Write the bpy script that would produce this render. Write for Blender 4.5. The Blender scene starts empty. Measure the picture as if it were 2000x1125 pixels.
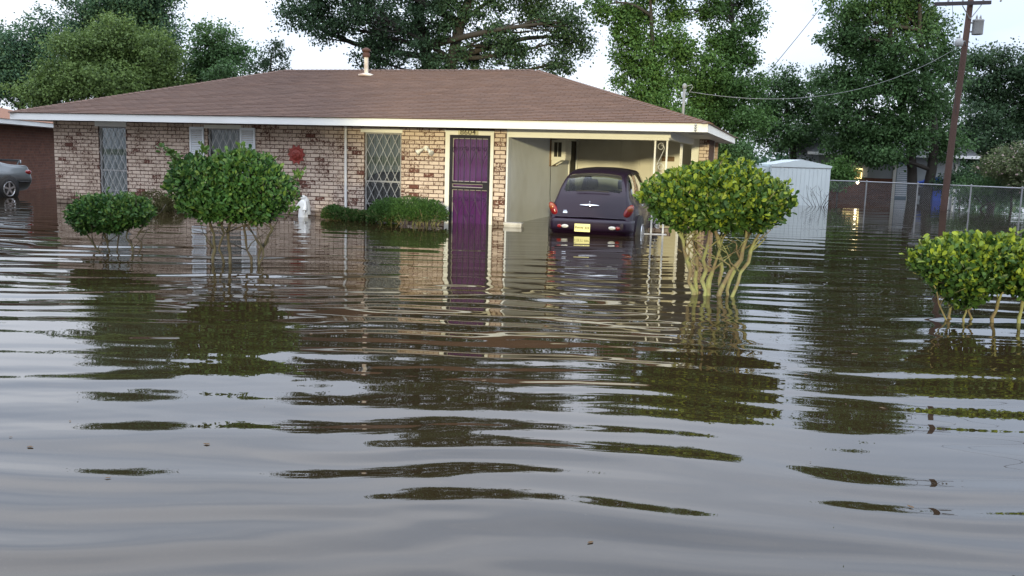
import bpy, math, random
import numpy as np
from mathutils import Vector, Matrix
R = math.radians
rng = np.random.default_rng(7)
random.seed(7)
S = bpy.context.scene
COL = S.collection

# ------------------------------------------------------------------ camera
CAM_H = 1.441
cam_d = bpy.data.cameras.new('camera')
cam_d.sensor_width = 36.0
cam_d.lens = 31.585
cam_d.clip_start = 0.05
cam_d.clip_end = 3000
cam = bpy.data.objects.new('camera', cam_d)
COL.objects.link(cam)
Rv = Vector((0.999601, 0.004046, 0.027959)); Uv = Vector((-0.02825, 0.143166, 0.989295)); Fv = Vector((0.0, 0.98969, -0.143223))
cam.matrix_world = Matrix(((Rv.x, Uv.x, -Fv.x, 0), (Rv.y, Uv.y, -Fv.y, 0), (Rv.z, Uv.z, -Fv.z, CAM_H), (0, 0, 0, 1)))
S.camera = cam

# ------------------------------------------------------------------ sky, sun, exposure
SUN_EL, SUN_AZ = 4.3, 2.0          # low warm light from behind the camera: elevation, degrees right of +Y it travels
S.view_settings.view_transform = 'Standard'
S.view_settings.look = 'None'
S.view_settings.exposure = 0.62
S.view_settings.gamma = 1.0
S.view_settings.use_curve_mapping = False
W = bpy.data.worlds.new('World')
S.world = W
W.use_nodes = True
wt = W.node_tree
wt.nodes.clear()
def wn(t, **k):
    n = wt.nodes.new(t)
    for a, b in k.items(): setattr(n, a, b)
    return n
w_out = wn('ShaderNodeOutputWorld'); w_bg = wn('ShaderNodeBackground')
w_sky = wn('ShaderNodeTexSky', sky_type='NISHITA', sun_disc=False)
w_sky.sun_elevation = R(SUN_EL + 8); w_sky.sun_rotation = R(180 + SUN_AZ); w_sky.dust_density = 2.0
w_tc = wn('ShaderNodeTexCoord'); w_map = wn('ShaderNodeMapping'); w_map.inputs['Scale'].default_value = (1.1, 1.1, 3.4)
w_map.inputs['Location'].default_value = (0.35, 0.1, 0.2)
w_ns = wn('ShaderNodeTexNoise'); w_ns.inputs['Scale'].default_value = 1.7; w_ns.inputs['Detail'].default_value = 5; w_ns.inputs['Roughness'].default_value = 0.5
w_rp = wn('ShaderNodeValToRGB')
w_rp.color_ramp.elements[0].position = 0.36; w_rp.color_ramp.elements[0].color = (5.6, 6.5, 8.1, 1)
w_rp.color_ramp.elements[1].position = 0.62; w_rp.color_ramp.elements[1].color = (8.6, 9.1, 10.2, 1)
w_mx = wn('ShaderNodeMix', data_type='RGBA'); w_mx.inputs[0].default_value = 0.9
wl = wt.links.new
wl(w_tc.outputs['Generated'], w_map.inputs[0]); wl(w_map.outputs[0], w_ns.inputs['Vector']); wl(w_ns.outputs[0], w_rp.inputs[0])
wl(w_sky.outputs[0], w_mx.inputs[6]); wl(w_rp.outputs[0], w_mx.inputs[7])
# overcast skies brighten towards the zenith
w_sep = wn('ShaderNodeSeparateXYZ'); w_m1 = wn('ShaderNodeMath', operation='MULTIPLY_ADD', use_clamp=False)
w_m0 = wn('ShaderNodeMath', operation='MAXIMUM'); w_m0.inputs[1].default_value = 0.0
w_m1.inputs[1].default_value = 1.75; w_m1.inputs[2].default_value = 0.8
w_sc = wn('ShaderNodeVectorMath', operation='SCALE')
wl(w_tc.outputs['Generated'], w_sep.inputs[0]); wl(w_sep.outputs[2], w_m0.inputs[0]); wl(w_m0.outputs[0], w_m1.inputs[0])
wl(w_mx.outputs[2], w_sc.inputs[0]); wl(w_m1.outputs[0], w_sc.inputs['Scale'])
wl(w_sc.outputs[0], w_bg.inputs[0]); wl(w_bg.outputs[0], w_out.inputs[0])
w_bg.inputs[1].default_value = 0.1
sun_d = bpy.data.lights.new('sun', 'SUN')
sun_d.energy = 2.1; sun_d.angle = R(2.0); sun_d.color = (1.0, 0.88, 0.52)
sun = bpy.data.objects.new('sun', sun_d)
COL.objects.link(sun)
sdir = Vector((math.sin(R(SUN_AZ)) * math.cos(R(SUN_EL)), math.cos(R(SUN_AZ)) * math.cos(R(SUN_EL)), -math.sin(R(SUN_EL))))
sun.rotation_euler = sdir.to_track_quat('-Z', 'Y').to_euler()
sun.location = (0, -30, 20)

# ------------------------------------------------------------------ helpers
class MB:
    def __init__(s): s.v = []; s.f = []
    def add(s, vs, fs):
        o = len(s.v); s.v += [tuple(v) for v in vs]; s.f += [tuple(i + o for i in f) for f in fs]; return s
    def box(s, x0, x1, y0, y1, z0, z1):
        return s.add([(x0,y0,z0),(x1,y0,z0),(x1,y1,z0),(x0,y1,z0),(x0,y0,z1),(x1,y0,z1),(x1,y1,z1),(x0,y1,z1)],
                     [(0,3,2,1),(4,5,6,7),(0,1,5,4),(1,2,6,5),(2,3,7,6),(3,0,4,7)])
    def quad(s, a, b, c, d): return s.add([a, b, c, d], [(0, 1, 2, 3)])
    def tube(s, pts, rad, n=8, cap=True):
        pts = [Vector(q) for q in pts]
        if not hasattr(rad, '__len__'): rad = [rad] * len(pts)
        o = len(s.v); prev = None
        for i, q in enumerate(pts):
            t = (pts[min(i+1, len(pts)-1)] - pts[max(i-1, 0)])
            t = t.normalized() if t.length > 1e-9 else Vector((0,0,1))
            if prev is None:
                a = t.orthogonal().normalized()
            else:
                a = prev - t * prev.dot(t)
                a = a.normalized() if a.length > 1e-6 else t.orthogonal().normalized()
            prev = a; b = t.cross(a)
            for k in range(n):
                w = 2 * math.pi * k / n
                s.v.append(tuple(q + (a * math.cos(w) + b * math.sin(w)) * rad[i]))
        for i in range(len(pts) - 1):
            for k in range(n):
                s.f.append((o+i*n+k, o+i*n+(k+1) % n, o+(i+1)*n+(k+1) % n, o+(i+1)*n+k))
        if cap:
            s.f.append(tuple(o + k for k in range(n))[::-1]); s.f.append(tuple(o + (len(pts)-1)*n + k for k in range(n)))
        return s
    def lathe(s, prof, c=(0,0,0), n=16, sx=1.0, sy=1.0):
        o = len(s.v)
        for r, z in prof:
            for k in range(n):
                w = 2*math.pi*k/n
                s.v.append((c[0]+r*sx*math.cos(w), c[1]+r*sy*math.sin(w), c[2]+z))
        for i in range(len(prof)-1):
            for k in range(n): s.f.append((o+i*n+k, o+i*n+(k+1) % n, o+(i+1)*n+(k+1) % n, o+(i+1)*n+k))
        s.f.append(tuple(o+k for k in range(n))[::-1]); s.f.append(tuple(o+(len(prof)-1)*n+k for k in range(n)))
        return s
    def ell(s, c, r, n=14, m=8):
        prof = [(max(1e-4, math.sin(math.pi*i/m)), -math.cos(math.pi*i/m)) for i in range(m+1)]
        o = len(s.v); s.lathe(prof, (0,0,0), n)
        for i in range(o, len(s.v)):
            a = s.v[i]; s.v[i] = (c[0]+a[0]*r[0], c[1]+a[1]*r[1], c[2]+a[2]*r[2])
        return s
    def prism(s, poly, y0, y1):            # polygon in xz extruded along y
        n = len(poly)
        vs = [(x, y0, z) for x, z in poly] + [(x, y1, z) for x, z in poly]
        fs = [tuple(range(n)), tuple(range(2*n-1, n-1, -1))] + [(i, i+n, (i+1) % n + n, (i+1) % n) for i in range(n)]
        return s.add(vs, fs)
    def xform(s, M, start=0):
        for i in range(start, len(s.v)): s.v[i] = tuple(M @ Vector(s.v[i]))
        return s
    def mesh(s, name, mat=None, smooth=False):
        me = bpy.data.meshes.new(name); me.from_pydata(s.v, [], s.f); me.update()
        if mat: me.materials.append(mat)
        if smooth: me.polygons.foreach_set('use_smooth', [True]*len(me.polygons))
        return me
    def build(s, name, mat, parent=None, smooth=False, loc=None):
        return link(name, s.mesh(name, mat, smooth), parent, loc)
def link(name, me, parent=None, loc=None):
    o = bpy.data.objects.new(name, me); COL.objects.link(o)
    if parent: o.parent = parent
    if loc is not None: o.location = loc
    return o
def tag(o, label=None, cat=None, group=None, kind=None):
    if label: o['label'] = label
    if cat: o['category'] = cat
    if group: o['group'] = group
    if kind: o['kind'] = kind
    return o
def empty(name, loc=(0,0,0), rz=0.0, **k):
    o = link(name, None, None, loc); o.rotation_euler = (0, 0, rz); o.empty_display_size = 0.2
    return tag(o, **k)
def npmesh(name, V, F, mat, smooth=False, attr=None):
    V = np.asarray(V, dtype=np.float32); F = np.asarray(F, dtype=np.int32); k = F.shape[1]
    me = bpy.data.meshes.new(name)
    me.vertices.add(len(V)); me.vertices.foreach_set('co', V.ravel())
    me.loops.add(F.size); me.loops.foreach_set('vertex_index', F.ravel())
    me.polygons.add(len(F)); me.polygons.foreach_set('loop_start', np.arange(0, F.size, k, dtype=np.int32))
    if smooth: me.polygons.foreach_set('use_smooth', np.ones(len(F), dtype=bool))
    me.update(calc_edges=True)
    if attr is not None:
        a = me.attributes.new(attr[0], 'FLOAT', 'POINT'); a.data.foreach_set('value', np.asarray(attr[1], dtype=np.float32))
    me.materials.append(mat)
    return me

# ------------------------------------------------------------------ materials
class NT:
    def __init__(s, name):
        s.m = bpy.data.materials.new(name); s.m.use_nodes = True; s.t = s.m.node_tree; s.t.nodes.clear()
        s.out = s.n('ShaderNodeOutputMaterial'); s.p = s.n('ShaderNodeBsdfPrincipled'); s.l(s.p.outputs[0], s.out.inputs[0])
    def n(s, t, **k):
        x = s.t.nodes.new(t)
        for a, b in k.items(): setattr(x, a, b)
        return x
    def l(s, a, b): s.t.links.new(a, b)
    def noise(s, scale, detail=4, rough=0.55, vec=None, dist=0.0):
        x = s.n('ShaderNodeTexNoise'); x.inputs['Scale'].default_value = scale; x.inputs['Detail'].default_value = detail
        x.inputs['Roughness'].default_value = rough; x.inputs['Distortion'].default_value = dist
        if vec is not None: s.l(vec, x.inputs['Vector'])
        return x.outputs[0]
    def ramp(s, fac, stops):
        x = s.n('ShaderNodeValToRGB'); e = x.color_ramp.elements
        while len(e) < len(stops): e.new(0.5)
        for i, (q, c) in enumerate(stops):
            e[i].position = q; e[i].color = (*c, 1) if len(c) == 3 else c
        s.l(fac, x.inputs[0]); return x.outputs[0]
    def mix(s, fac, a, b, mode='MIX'):
        x = s.n('ShaderNodeMix', data_type='RGBA', blend_type=mode)
        for sock, val in ((0, fac), (6, a), (7, b)):
            if isinstance(val, (int, float)): x.inputs[sock].default_value = val
            elif isinstance(val, tuple): x.inputs[sock].default_value = (*val, 1)
            else: s.l(val, x.inputs[sock])
        return x.outputs[2]
    def math(s, op, a, b=None, clamp=False):
        x = s.n('ShaderNodeMath', operation=op, use_clamp=clamp)
        for i, val in enumerate((a, b)):
            if val is None: continue
            if isinstance(val, (int, float)): x.inputs[i].default_value = val
            else: s.l(val, x.inputs[i])
        return x.outputs[0]
    def pos(s): return s.n('ShaderNodeNewGeometry').outputs['Position']
    def island(s): return s.n('ShaderNodeNewGeometry').outputs['Random Per Island']
    def objr(s): return s.n('ShaderNodeObjectInfo').outputs['Random']
    def bump(s, h, strength=0.3, dist=0.01):
        x = s.n('ShaderNodeBump'); x.inputs['Strength'].default_value = strength; x.inputs['Distance'].default_value = dist
        s.l(h, x.inputs['Height']); s.l(x.outputs[0], s.p.inputs['Normal'])
    def col(s, c):
        if isinstance(c, tuple): s.p.inputs['Base Color'].default_value = (*c, 1)
        else: s.l(c, s.p.inputs['Base Color'])
    def set(s, **k):
        for a, b in k.items(): s.p.inputs[a.replace('_', ' ')].default_value = b
        return s.m
def paint(name, c, rough=0.5, var=0.15, scale=6.0, dirt=(0.12, 0.1, 0.07), dirt_amt=0.25, metal=0.0, bump=0.0):
    t = NT(name)
    n1 = t.noise(scale, 5, 0.6, t.pos()); n2 = t.noise(scale*0.23, 3, 0.6, t.pos())
    base = t.mix(n1, tuple(x*(1-var) for x in c), tuple(min(1, x*(1+var*0.6)) for x in c))
    f = t.math('MULTIPLY', t.math('SUBTRACT', n2, 0.45, True), dirt_amt*4, True)
    t.col(t.mix(f, base, dirt))
    if bump: t.bump(n1, bump, 0.01)
    return t.set(Roughness=rough, Metallic=metal)
M = {}
M['white_trim'] = paint('white_trim', (0.78, 0.79, 0.78), 0.5, 0.05, 3.0, (0.5, 0.48, 0.42), 0.25)
M['soffit'] = paint('soffit', (0.74, 0.74, 0.72), 0.6, 0.08, 2.0, (0.35, 0.33, 0.3), 0.3)
M['cream_trim'] = paint('cream_trim', (0.74, 0.73, 0.66), 0.5, 0.06, 4.0, (0.5, 0.47, 0.38), 0.2)
M['shutter'] = paint('shutter', (0.72, 0.76, 0.8), 0.45, 0.04, 5.0, (0.45, 0.45, 0.45), 0.15)
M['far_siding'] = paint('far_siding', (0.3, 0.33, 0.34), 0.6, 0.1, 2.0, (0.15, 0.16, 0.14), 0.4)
M['siding'] = paint('siding', (0.68, 0.7, 0.7), 0.55, 0.07, 3.0, (0.3, 0.28, 0.22), 0.3)
M['back_siding'] = paint('back_siding', (0.72, 0.7, 0.62), 0.6, 0.08, 2.5, (0.3, 0.26, 0.18), 0.45)
M['lattice'] = paint('lattice', (0.4, 0.4, 0.39), 0.4, 0.1, 20.0, (0.35, 0.3, 0.24), 0.3)
M['window_frame'] = paint('window_frame', (0.3, 0.3, 0.3), 0.4, 0.1, 20.0, (0.18, 0.15, 0.12), 0.3)
M['black_iron'] = paint('black_iron', (0.012, 0.01, 0.014), 0.35, 0.2, 20.0, (0.03, 0.02, 0.02), 0.2)
M['purple_iron'] = paint('purple_iron', (0.035, 0.014, 0.05), 0.4, 0.2, 20.0, (0.05, 0.03, 0.03), 0.2)
M['white_iron'] = paint('white_iron', (0.8, 0.8, 0.76), 0.4, 0.05, 12.0, (0.4, 0.3, 0.2), 0.3)
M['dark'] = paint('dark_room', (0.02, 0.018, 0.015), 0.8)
M['concrete'] = paint('concrete', (0.55, 0.53, 0.49), 0.85, 0.2, 14.0, (0.2, 0.18, 0.14), 0.5, bump=0.4)
M['statue'] = paint('statue_white', (0.78, 0.78, 0.76), 0.6, 0.08, 8.0, (0.4, 0.38, 0.33), 0.35)
M['sun_red'] = paint('sun_red', (0.27, 0.035, 0.022), 0.5, 0.2, 14.0, (0.2, 0.04, 0.03), 0.3)
M['galv'] = paint('galvanised', (0.3, 0.31, 0.32), 0.45, 0.12, 12.0, (0.25, 0.22, 0.2), 0.3, metal=0.6)
M['rusty_white'] = paint('rusty_white', (0.68, 0.65, 0.6), 0.6, 0.1, 9.0, (0.25, 0.09, 0.05), 0.9)
M['rust'] = paint('rust', (0.075, 0.032, 0.024), 0.8, 0.3, 14.0, (0.1, 0.04, 0.03), 0.4)
M['ac_case'] = paint('ac_case', (0.66, 0.64, 0.56), 0.5, 0.06, 8.0, (0.35, 0.3, 0.2), 0.3)
M['brown_wood'] = paint('brown_wood', (0.2, 0.12, 0.06), 0.7, 0.3, 14.0, (0.08, 0.05, 0.03), 0.4)
M['shed'] = paint('shed_metal', (0.54, 0.6, 0.61), 0.5, 0.05, 5.0, (0.42, 0.47, 0.47), 0.3)
M['blue'] = paint('blue_tarp', (0.02, 0.09, 0.55), 0.4, 0.15, 6.0, (0.01, 0.04, 0.25), 0.2)
M['insul'] = paint('insulator', (0.34, 0.35, 0.35), 0.3)
M['plaque'] = paint('plaque', (0.55, 0.52, 0.36), 0.6, 0.1, 12.0)
M['wire'] = paint('wire', (0.03, 0.03, 0.032), 0.6)
M['wire_pale'] = paint('wire_pale', (0.22, 0.23, 0.23), 0.5)
M['rubber'] = paint('rubber', (0.014, 0.014, 0.015), 0.75)
M['chrome'] = NT('chrome').set(Metallic=1.0, Roughness=0.15); M['chrome'].node_tree.nodes['Principled BSDF'].inputs['Base Color'].default_value = (0.75, 0.76, 0.78, 1)
M['rim'] = paint('rim', (0.6, 0.61, 0.63), 0.3, 0.05, 10, metal=0.8)
def plain(name, c, rough=0.4, **k):
    t = NT(name); t.col(c); return t.set(Roughness=rough, **k)
M['plum'] = plain('plum_paint', (0.012, 0.004, 0.016), 0.36, Metallic=0.0, Specular_IOR_Level=0.35, Coat_Weight=0.22, Coat_Roughness=0.04)
M['silver'] = plain('silver_paint', (0.15, 0.165, 0.17), 0.3, Metallic=0.5, Coat_Weight=0.5, Coat_Roughness=0.05)
M['red_lens'] = plain('red_lens', (0.2, 0.006, 0.006), 0.15, Coat_Weight=0.5)
M['orange_lens'] = plain('orange_lens', (0.26, 0.055, 0.01), 0.15, Coat_Weight=0.5)
M['clear_lens'] = plain('clear_lens', (0.5, 0.5, 0.48), 0.15, Coat_Weight=0.5)
M['plate_lit_yellow'] = plain('plate_lit_yellow', (0.85, 0.8, 0.36), 0.35)  # cream-white plate; the warm light it throws back is put into the yellow
M['ink'] = plain('ink', (0.05, 0.035, 0.02), 0.6)
M['seat'] = plain('seat_cloth', (0.02, 0.019, 0.02), 0.85)
def glass(name, tint, refl=0.9, rough=0.02, ior=1.5):
    t = NT(name); t.t.nodes.remove(t.p)
    a = t.n('ShaderNodeBsdfTransparent'); a.inputs[0].default_value = (*tint, 1)
    g = t.n('ShaderNodeBsdfGlossy'); g.inputs['Roughness'].default_value = rough; g.inputs[0].default_value = (refl, refl, refl, 1)
    fr = t.n('ShaderNodeFresnel'); fr.inputs[0].default_value = ior
    m = t.n('ShaderNodeMixShader'); t.l(fr.outputs[0], m.inputs[0]); t.l(a.outputs[0], m.inputs[1]); t.l(g.outputs[0], m.inputs[2]); t.l(m.outputs[0], t.out.inputs[0])
    return t.m
M['car_glass'] = glass('car_glass', (0.45, 0.5, 0.46), 0.7, 0.02, 1.3)
M['window_glass'] = glass('window_glass', (0.75, 0.78, 0.78))
# purple door behind its storm screen
t = NT('purple_door'); n1 = t.noise(2.5, 3, 0.5, t.pos())
t.col(t.mix(n1, (0.06, 0.014, 0.09), (0.095, 0.024, 0.125))); M['purple'] = t.set(Roughness=0.22, Coat_Weight=0.8, Coat_Roughness=0.03)
# curtains
t = NT('curtain'); wv = t.n('ShaderNodeTexWave'); wv.inputs['Scale'].default_value = 5.0; wv.inputs['Distortion'].default_value = 2.5; t.l(t.pos(), wv.inputs[0])
t.col(t.mix(wv.outputs[1], (0.17, 0.19, 0.19), (0.32, 0.33, 0.32))); M['curtain'] = t.set(Roughness=0.9)
# bricks: white-washed old brick with red-brown breaking through
def brick_mat(name, wash=(0.63, 0.51, 0.415), red=(0.1, 0.036, 0.024), cover=0.462):
    t = NT(name)
    r = t.math('FRACT', t.math('ADD', t.island(), t.objr()))
    n1 = t.noise(26, 4, 0.7, t.pos(), 0.8); n2 = t.noise(2.2, 3, 0.6, t.pos()); n3 = t.noise(90, 2, 0.5, t.pos())
    m = t.math('ADD', t.math('MULTIPLY', n1, 0.95), t.math('ADD', t.math('MULTIPLY', t.ramp(r, [(0.0, (0, 0, 0)), (0.07, (0.6, 0.6, 0.6)), (1.0, (1, 1, 1))]), 0.24), t.math('MULTIPLY', n2, 0.3)))
    f = t.ramp(m, [(cover + 0.24, (0, 0, 0)), (cover + 0.31, (1, 1, 1))])
    w1 = t.mix(r, tuple(x*0.86 for x in wash), tuple(x*1.12 for x in wash)); w2 = t.mix(n3, w1, tuple(x*0.8 for x in wash))
    rd = t.mix(n1, tuple(x*0.7 for x in red), tuple(min(1, x*1.7) for x in red))
    sz = t.n('ShaderNodeSeparateXYZ'); t.l(t.pos(), sz.inputs[0])
    tide = t.math('SUBTRACT', sz.outputs[2], t.math('MULTIPLY', t.noise(3.5, 4, 0.6, t.pos()), 0.22))
    wet = t.ramp(tide, [(0.0, (0.42, 0.4, 0.38)), (0.05, (1, 1, 1))])
    strk = t.ramp(t.noise(1.1, 4, 0.65, t.pos()), [(0.34, (0.74, 0.71, 0.68)), (0.55, (1, 1, 1))])
    t.col(t.mix(1.0, t.mix(1.0, t.mix(f, rd, w2), wet, 'MULTIPLY'), strk, 'MULTIPLY')); t.bump(n1, 0.35, 0.004)
    return t.set(Roughness=0.85)
M['brick'] = brick_mat('brick_wash')
t = NT('mortar'); t.col(t.mix(t.noise(30, 3, 0.6, t.pos()), (0.06, 0.03, 0.022), (0.11, 0.06, 0.045))); M['mortar'] = t.set(Roughness=0.95)
def brick_tex(name, c1, c2, mort, rot=None):
    t = NT(name); b = t.n('ShaderNodeTexBrick'); b.inputs['Scale'].default_value = 1.0
    b.inputs['Brick Width'].default_value = 0.23; b.inputs['Row Height'].default_value = 0.088; b.inputs['Mortar Size'].default_value = 0.007
    b.inputs['Color1'].default_value = (*c1, 1); b.inputs['Color2'].default_value = (*c2, 1); b.inputs['Mortar'].default_value = (*mort, 1)
    tc = t.n('ShaderNodeTexCoord'); sp = t.n('ShaderNodeSeparateXYZ'); cb = t.n('ShaderNodeCombineXYZ'); t.l(tc.outputs['Object'], sp.inputs[0])
    t.l(t.math('ADD', sp.outputs[0], sp.outputs[1]), cb.inputs[0]); t.l(sp.outputs[2], cb.inputs[1]); t.l(cb.outputs[0], b.inputs[0])
    t.col(t.mix(t.noise(12, 4, 0.6, t.pos()), b.outputs[0], tuple(x*0.6 for x in c1))); t.bump(b.outputs[1], -0.4, 0.01)
    return t.set(Roughness=0.9)
M['brick_side'] = brick_tex('brick_side', (0.5, 0.4, 0.32), (0.3, 0.14, 0.1), (0.1, 0.06, 0.045))
M['brick_red'] = brick_tex('brick_dark_red', (0.11, 0.036, 0.02), (0.2, 0.078, 0.04), (0.17, 0.12, 0.09))
# shingles
def shingle_mat(name, a, b):
    t = NT(name); r = t.math('FRACT', t.math('ADD', t.island(), t.objr()))
    n1 = t.noise(0.9, 3, 0.6, t.pos()); n2 = t.noise(140, 2, 0.6, t.pos())
    c = t.mix(r, a, b); c = t.mix(t.math('MULTIPLY', n1, 0.7), c, tuple(x*0.55 for x in a)); c = t.mix(t.math('MULTIPLY', n2, 0.35), c, (0.05, 0.035, 0.033))
    t.col(c); t.bump(n2, 0.3, 0.003); return t.set(Roughness=0.9)
M['shingle'] = shingle_mat('shingle_brown', (0.155, 0.085, 0.056), (0.115, 0.062, 0.042))
M['shingle_orange'] = shingle_mat('shingle_orange', (0.34, 0.15, 0.07), (0.28, 0.12, 0.06))
M['shingle_grey'] = shingle_mat('shingle_grey', (0.14, 0.15, 0.16), (0.1, 0.11, 0.12))
# foliage
def leaf_mat(name, dark, mid, young=None, rough=0.5, transl=0.33):
    t = NT(name); r = t.island(); n = t.noise(0.55, 3, 0.6, t.pos())
    f = t.math('ADD', t.math('MULTIPLY', r, 0.55), t.math('MULTIPLY', n, 0.6))
    c = t.ramp(f, [(0.22, dark), (0.72, mid), (0.95, tuple(min(1, x*1.35) for x in mid))])
    if young:
        a = t.n('ShaderNodeAttribute', attribute_name='age'); c = t.mix(a.outputs['Fac'], c, young)
    t.col(c); t.set(Roughness=rough)
    t.p.inputs['Specular IOR Level'].default_value = 0.2
    tr = t.n('ShaderNodeBsdfTranslucent'); t.l(c, tr.inputs[0]); m = t.n('ShaderNodeMixShader'); m.inputs[0].default_value = transl
    t.l(t.p.outputs[0], m.inputs[1]); t.l(tr.outputs[0], m.inputs[2]); t.l(m.outputs[0], t.out.inputs[0])
    return t.m
M['leaf_blue'] = leaf_mat('leaf_dark_blue_green', (0.0281, 0.0641, 0.0424), (0.0641, 0.1281, 0.0705))
M['leaf_green'] = leaf_mat('leaf_mid_green', (0.0332, 0.0719, 0.0276), (0.0831, 0.1605, 0.0554))
M['leaf_bright'] = leaf_mat('leaf_bright_green', (0.0359, 0.0820, 0.0225), (0.0922, 0.1794, 0.0461))
M['leaf_yellow'] = leaf_mat('leaf_yellow_green', (0.0616, 0.1045, 0.0344), (0.1476, 0.2214, 0.0616))
M['leaf_oak'] = leaf_mat('leaf_oak', (0.0256, 0.0513, 0.0287), (0.0615, 0.1128, 0.0513))
M['leaf_bush'] = leaf_mat('leaf_bush', (0.02, 0.052, 0.014), (0.06, 0.12, 0.026), (0.27, 0.34, 0.035), 0.35, 0.22)
M['leaf_bush2'] = leaf_mat('leaf_bush_deep', (0.017, 0.05, 0.018), (0.05, 0.12, 0.03), (0.13, 0.21, 0.045), 0.38, 0.2)
M['leaf_hedge'] = leaf_mat('leaf_hedge', (0.022, 0.055, 0.014), (0.06, 0.125, 0.03), (0.2, 0.16, 0.08), 0.55, 0.15)
M['leaf_dry'] = leaf_mat('leaf_dry', (0.06, 0.055, 0.025), (0.12, 0.12, 0.05))
M['flower'] = leaf_mat('leaf_flower', (0.07, 0.1, 0.05), (0.13, 0.16, 0.07), (0.5, 0.38, 0.36))
def bark(name, a, b, c=None):
    t = NT(name); n1 = t.noise(18, 5, 0.65, t.pos()); n2 = t.noise(5, 3, 0.6, t.pos())
    k = t.mix(n1, a, b)
    if c: k = t.mix(t.ramp(n2, [(0.42, (0, 0, 0)), (0.6, (1, 1, 1))]), k, c)
    t.col(k); t.bump(n1, 0.6, 0.01); return t.set(Roughness=0.9)
M['bark'] = bark('bark', (0.018, 0.016, 0.013), (0.05, 0.043, 0.035))
M['bark_lichen'] = bark('bark_lichen', (0.12, 0.09, 0.05), (0.27, 0.22, 0.13), (0.27, 0.29, 0.12))
M['bark_dark'] = bark('bark_bush', (0.03, 0.024, 0.018), (0.1, 0.08, 0.058), (0.08, 0.075, 0.045))
M['pole'] = bark('pole_wood', (0.045, 0.026, 0.02), (0.1, 0.055, 0.042))
M['arm_wood'] = bark('arm_wood', (0.03, 0.025, 0.03), (0.06, 0.05, 0.055))
# flood water
t = NT('flood_water')
n1 = t.noise(0.35, 3, 0.55, t.pos()); n2 = t.noise(60, 3, 0.6, t.pos())
c = t.mix(n1, (0.017, 0.011, 0.005), (0.026, 0.018, 0.009)); c = t.mix(t.ramp(n2, [(0.66, (0, 0, 0)), (0.74, (1, 1, 1))]), c, (0.05, 0.04, 0.028))
t.col(c); M['water'] = t.set(Roughness=0.012, IOR=1.5)
t = NT('grass_ground'); t.col(t.mix(t.noise(1.5, 5, 0.6, t.pos()), (0.035, 0.055, 0.02), (0.07, 0.085, 0.035))); M['ground'] = t.set(Roughness=0.95)
M['lit'] = None
# ------------------------------------------------------------------ setting: ground, water
def smooth(a, b, x):
    k = np.clip((x - a) / (b - a), 0, 1); return k * k * (3 - 2 * k)
def wave_height(X, Y):
    g = np.random.default_rng(21)
    h = np.zeros_like(X)
    # slow wandering of the long, nearly parallel wave fronts
    wy = 0.24*np.sin(0.38*X - 0.2*Y + 0.4) + 0.12*np.sin(0.95*X + 0.3*Y + 3.0) + 0.05*np.sin(2.3*X - 0.8*Y + 1.1) + 0.02*np.sin(4.9*X + 1.3*Y)
    side = smooth(3.0, 7.0, np.abs(X - 0.07*Y))
    env = np.interp(Y, [2.5, 3.6, 4.8, 5.8, 8.0, 9.5, 11.5, 14.5, 18, 30], [2.5, 2.1, 1.0, 0.62, 0.66, 0.85, 0.6, 0.27, 0.2, 0.12])
    env_s = np.interp(Y, [2.5, 3.6, 4.8, 5.8, 8.0, 9.5, 11.5, 14.5, 18, 30], [1.0, 1.0, 0.9, 0.75, 0.85, 1.0, 0.9, 0.62, 0.4, 0.2])
    env = env*(1 - side) + np.maximum(env, env_s)*side
    for i in range(30):
        lam = 0.22 * (4.6 ** g.random()); th = g.normal(-0.02, 0.095); ph = g.random()*6.283
        k = 2*np.pi/lam
        slope = 0.0158 * (lam/0.6) ** 0.1
        q = X*np.sin(th) + (Y + wy)*np.cos(th)
        mod = 0.5 + 0.5*np.sin(0.42*X*np.cos(i*1.3) + 0.55*Y*np.sin(1.7*i) + i*2.1)
        e = env if lam < 0.42 else np.minimum(env, 1.0)
        h += slope/k*np.sin(k*q + ph)*mod*e
    for i in range(7):
        lam = 0.1 + 0.1*g.random(); th = g.normal(0, 0.3); k = 2*np.pi/lam
        mod = np.maximum(0, np.sin(0.8*X*np.cos(i*2.3) + 1.1*Y*np.sin(1.1*i + .5) + i*1.3))
        h += 0.008/k*np.sin(k*(X*np.sin(th) + (Y + wy)*np.cos(th)) + i)*mod*np.interp(Y, [3, 6, 10, 14], [1, 1, .8, .2])
    # ring ripples spreading from a disturbance in the middle of the yard
    for (cx, cy, lam, sl, rad) in ((-0.6, 10.2, 0.42, 0.022, 2.4), (0.9, 8.9, 0.36, 0.016, 1.6), (-3.9, 9.4, 0.4, 0.012, 1.4), (4.4, 8.0, 0.3, 0.018, 1.1), (2.2, 9.7, 0.26, 0.012, 0.9)):
        r = np.sqrt((X-cx)**2 + (Y-cy)**2) + 1e-6; k = 2*np.pi/lam
        h += sl/k*np.sin(k*r)*np.exp(-(r/rad)**2)
    return h
def line(segs):
    out = []
    for a, b, d in segs: out += list(np.arange(a, b, d))
    return np.array(out + [segs[-1][1]])
xs = line([(-400, -60, 34), (-60, -26, 2.0), (-26, -10, 0.3), (-10, 10, 0.11), (10, 26, 0.25), (26, 60, 2.0), (60, 400, 34)])
ys = line([(-60, 0, 4), (0, 2, 0.1), (2, 10, 0.022), (10, 18, 0.04), (18, 32, 0.09), (32, 60, 0.5), (60, 320, 20)])
GX, GY = np.meshgrid(xs, ys); GZ = wave_height(GX, GY)
GZ *= smooth(-30, -24, GX)*(1-smooth(24, 30, GX))*smooth(-4, 1, GY)*(1-smooth(40, 55, GY))
nx, ny = len(xs), len(ys); idx = np.arange(nx*ny).reshape(ny, nx)
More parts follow.
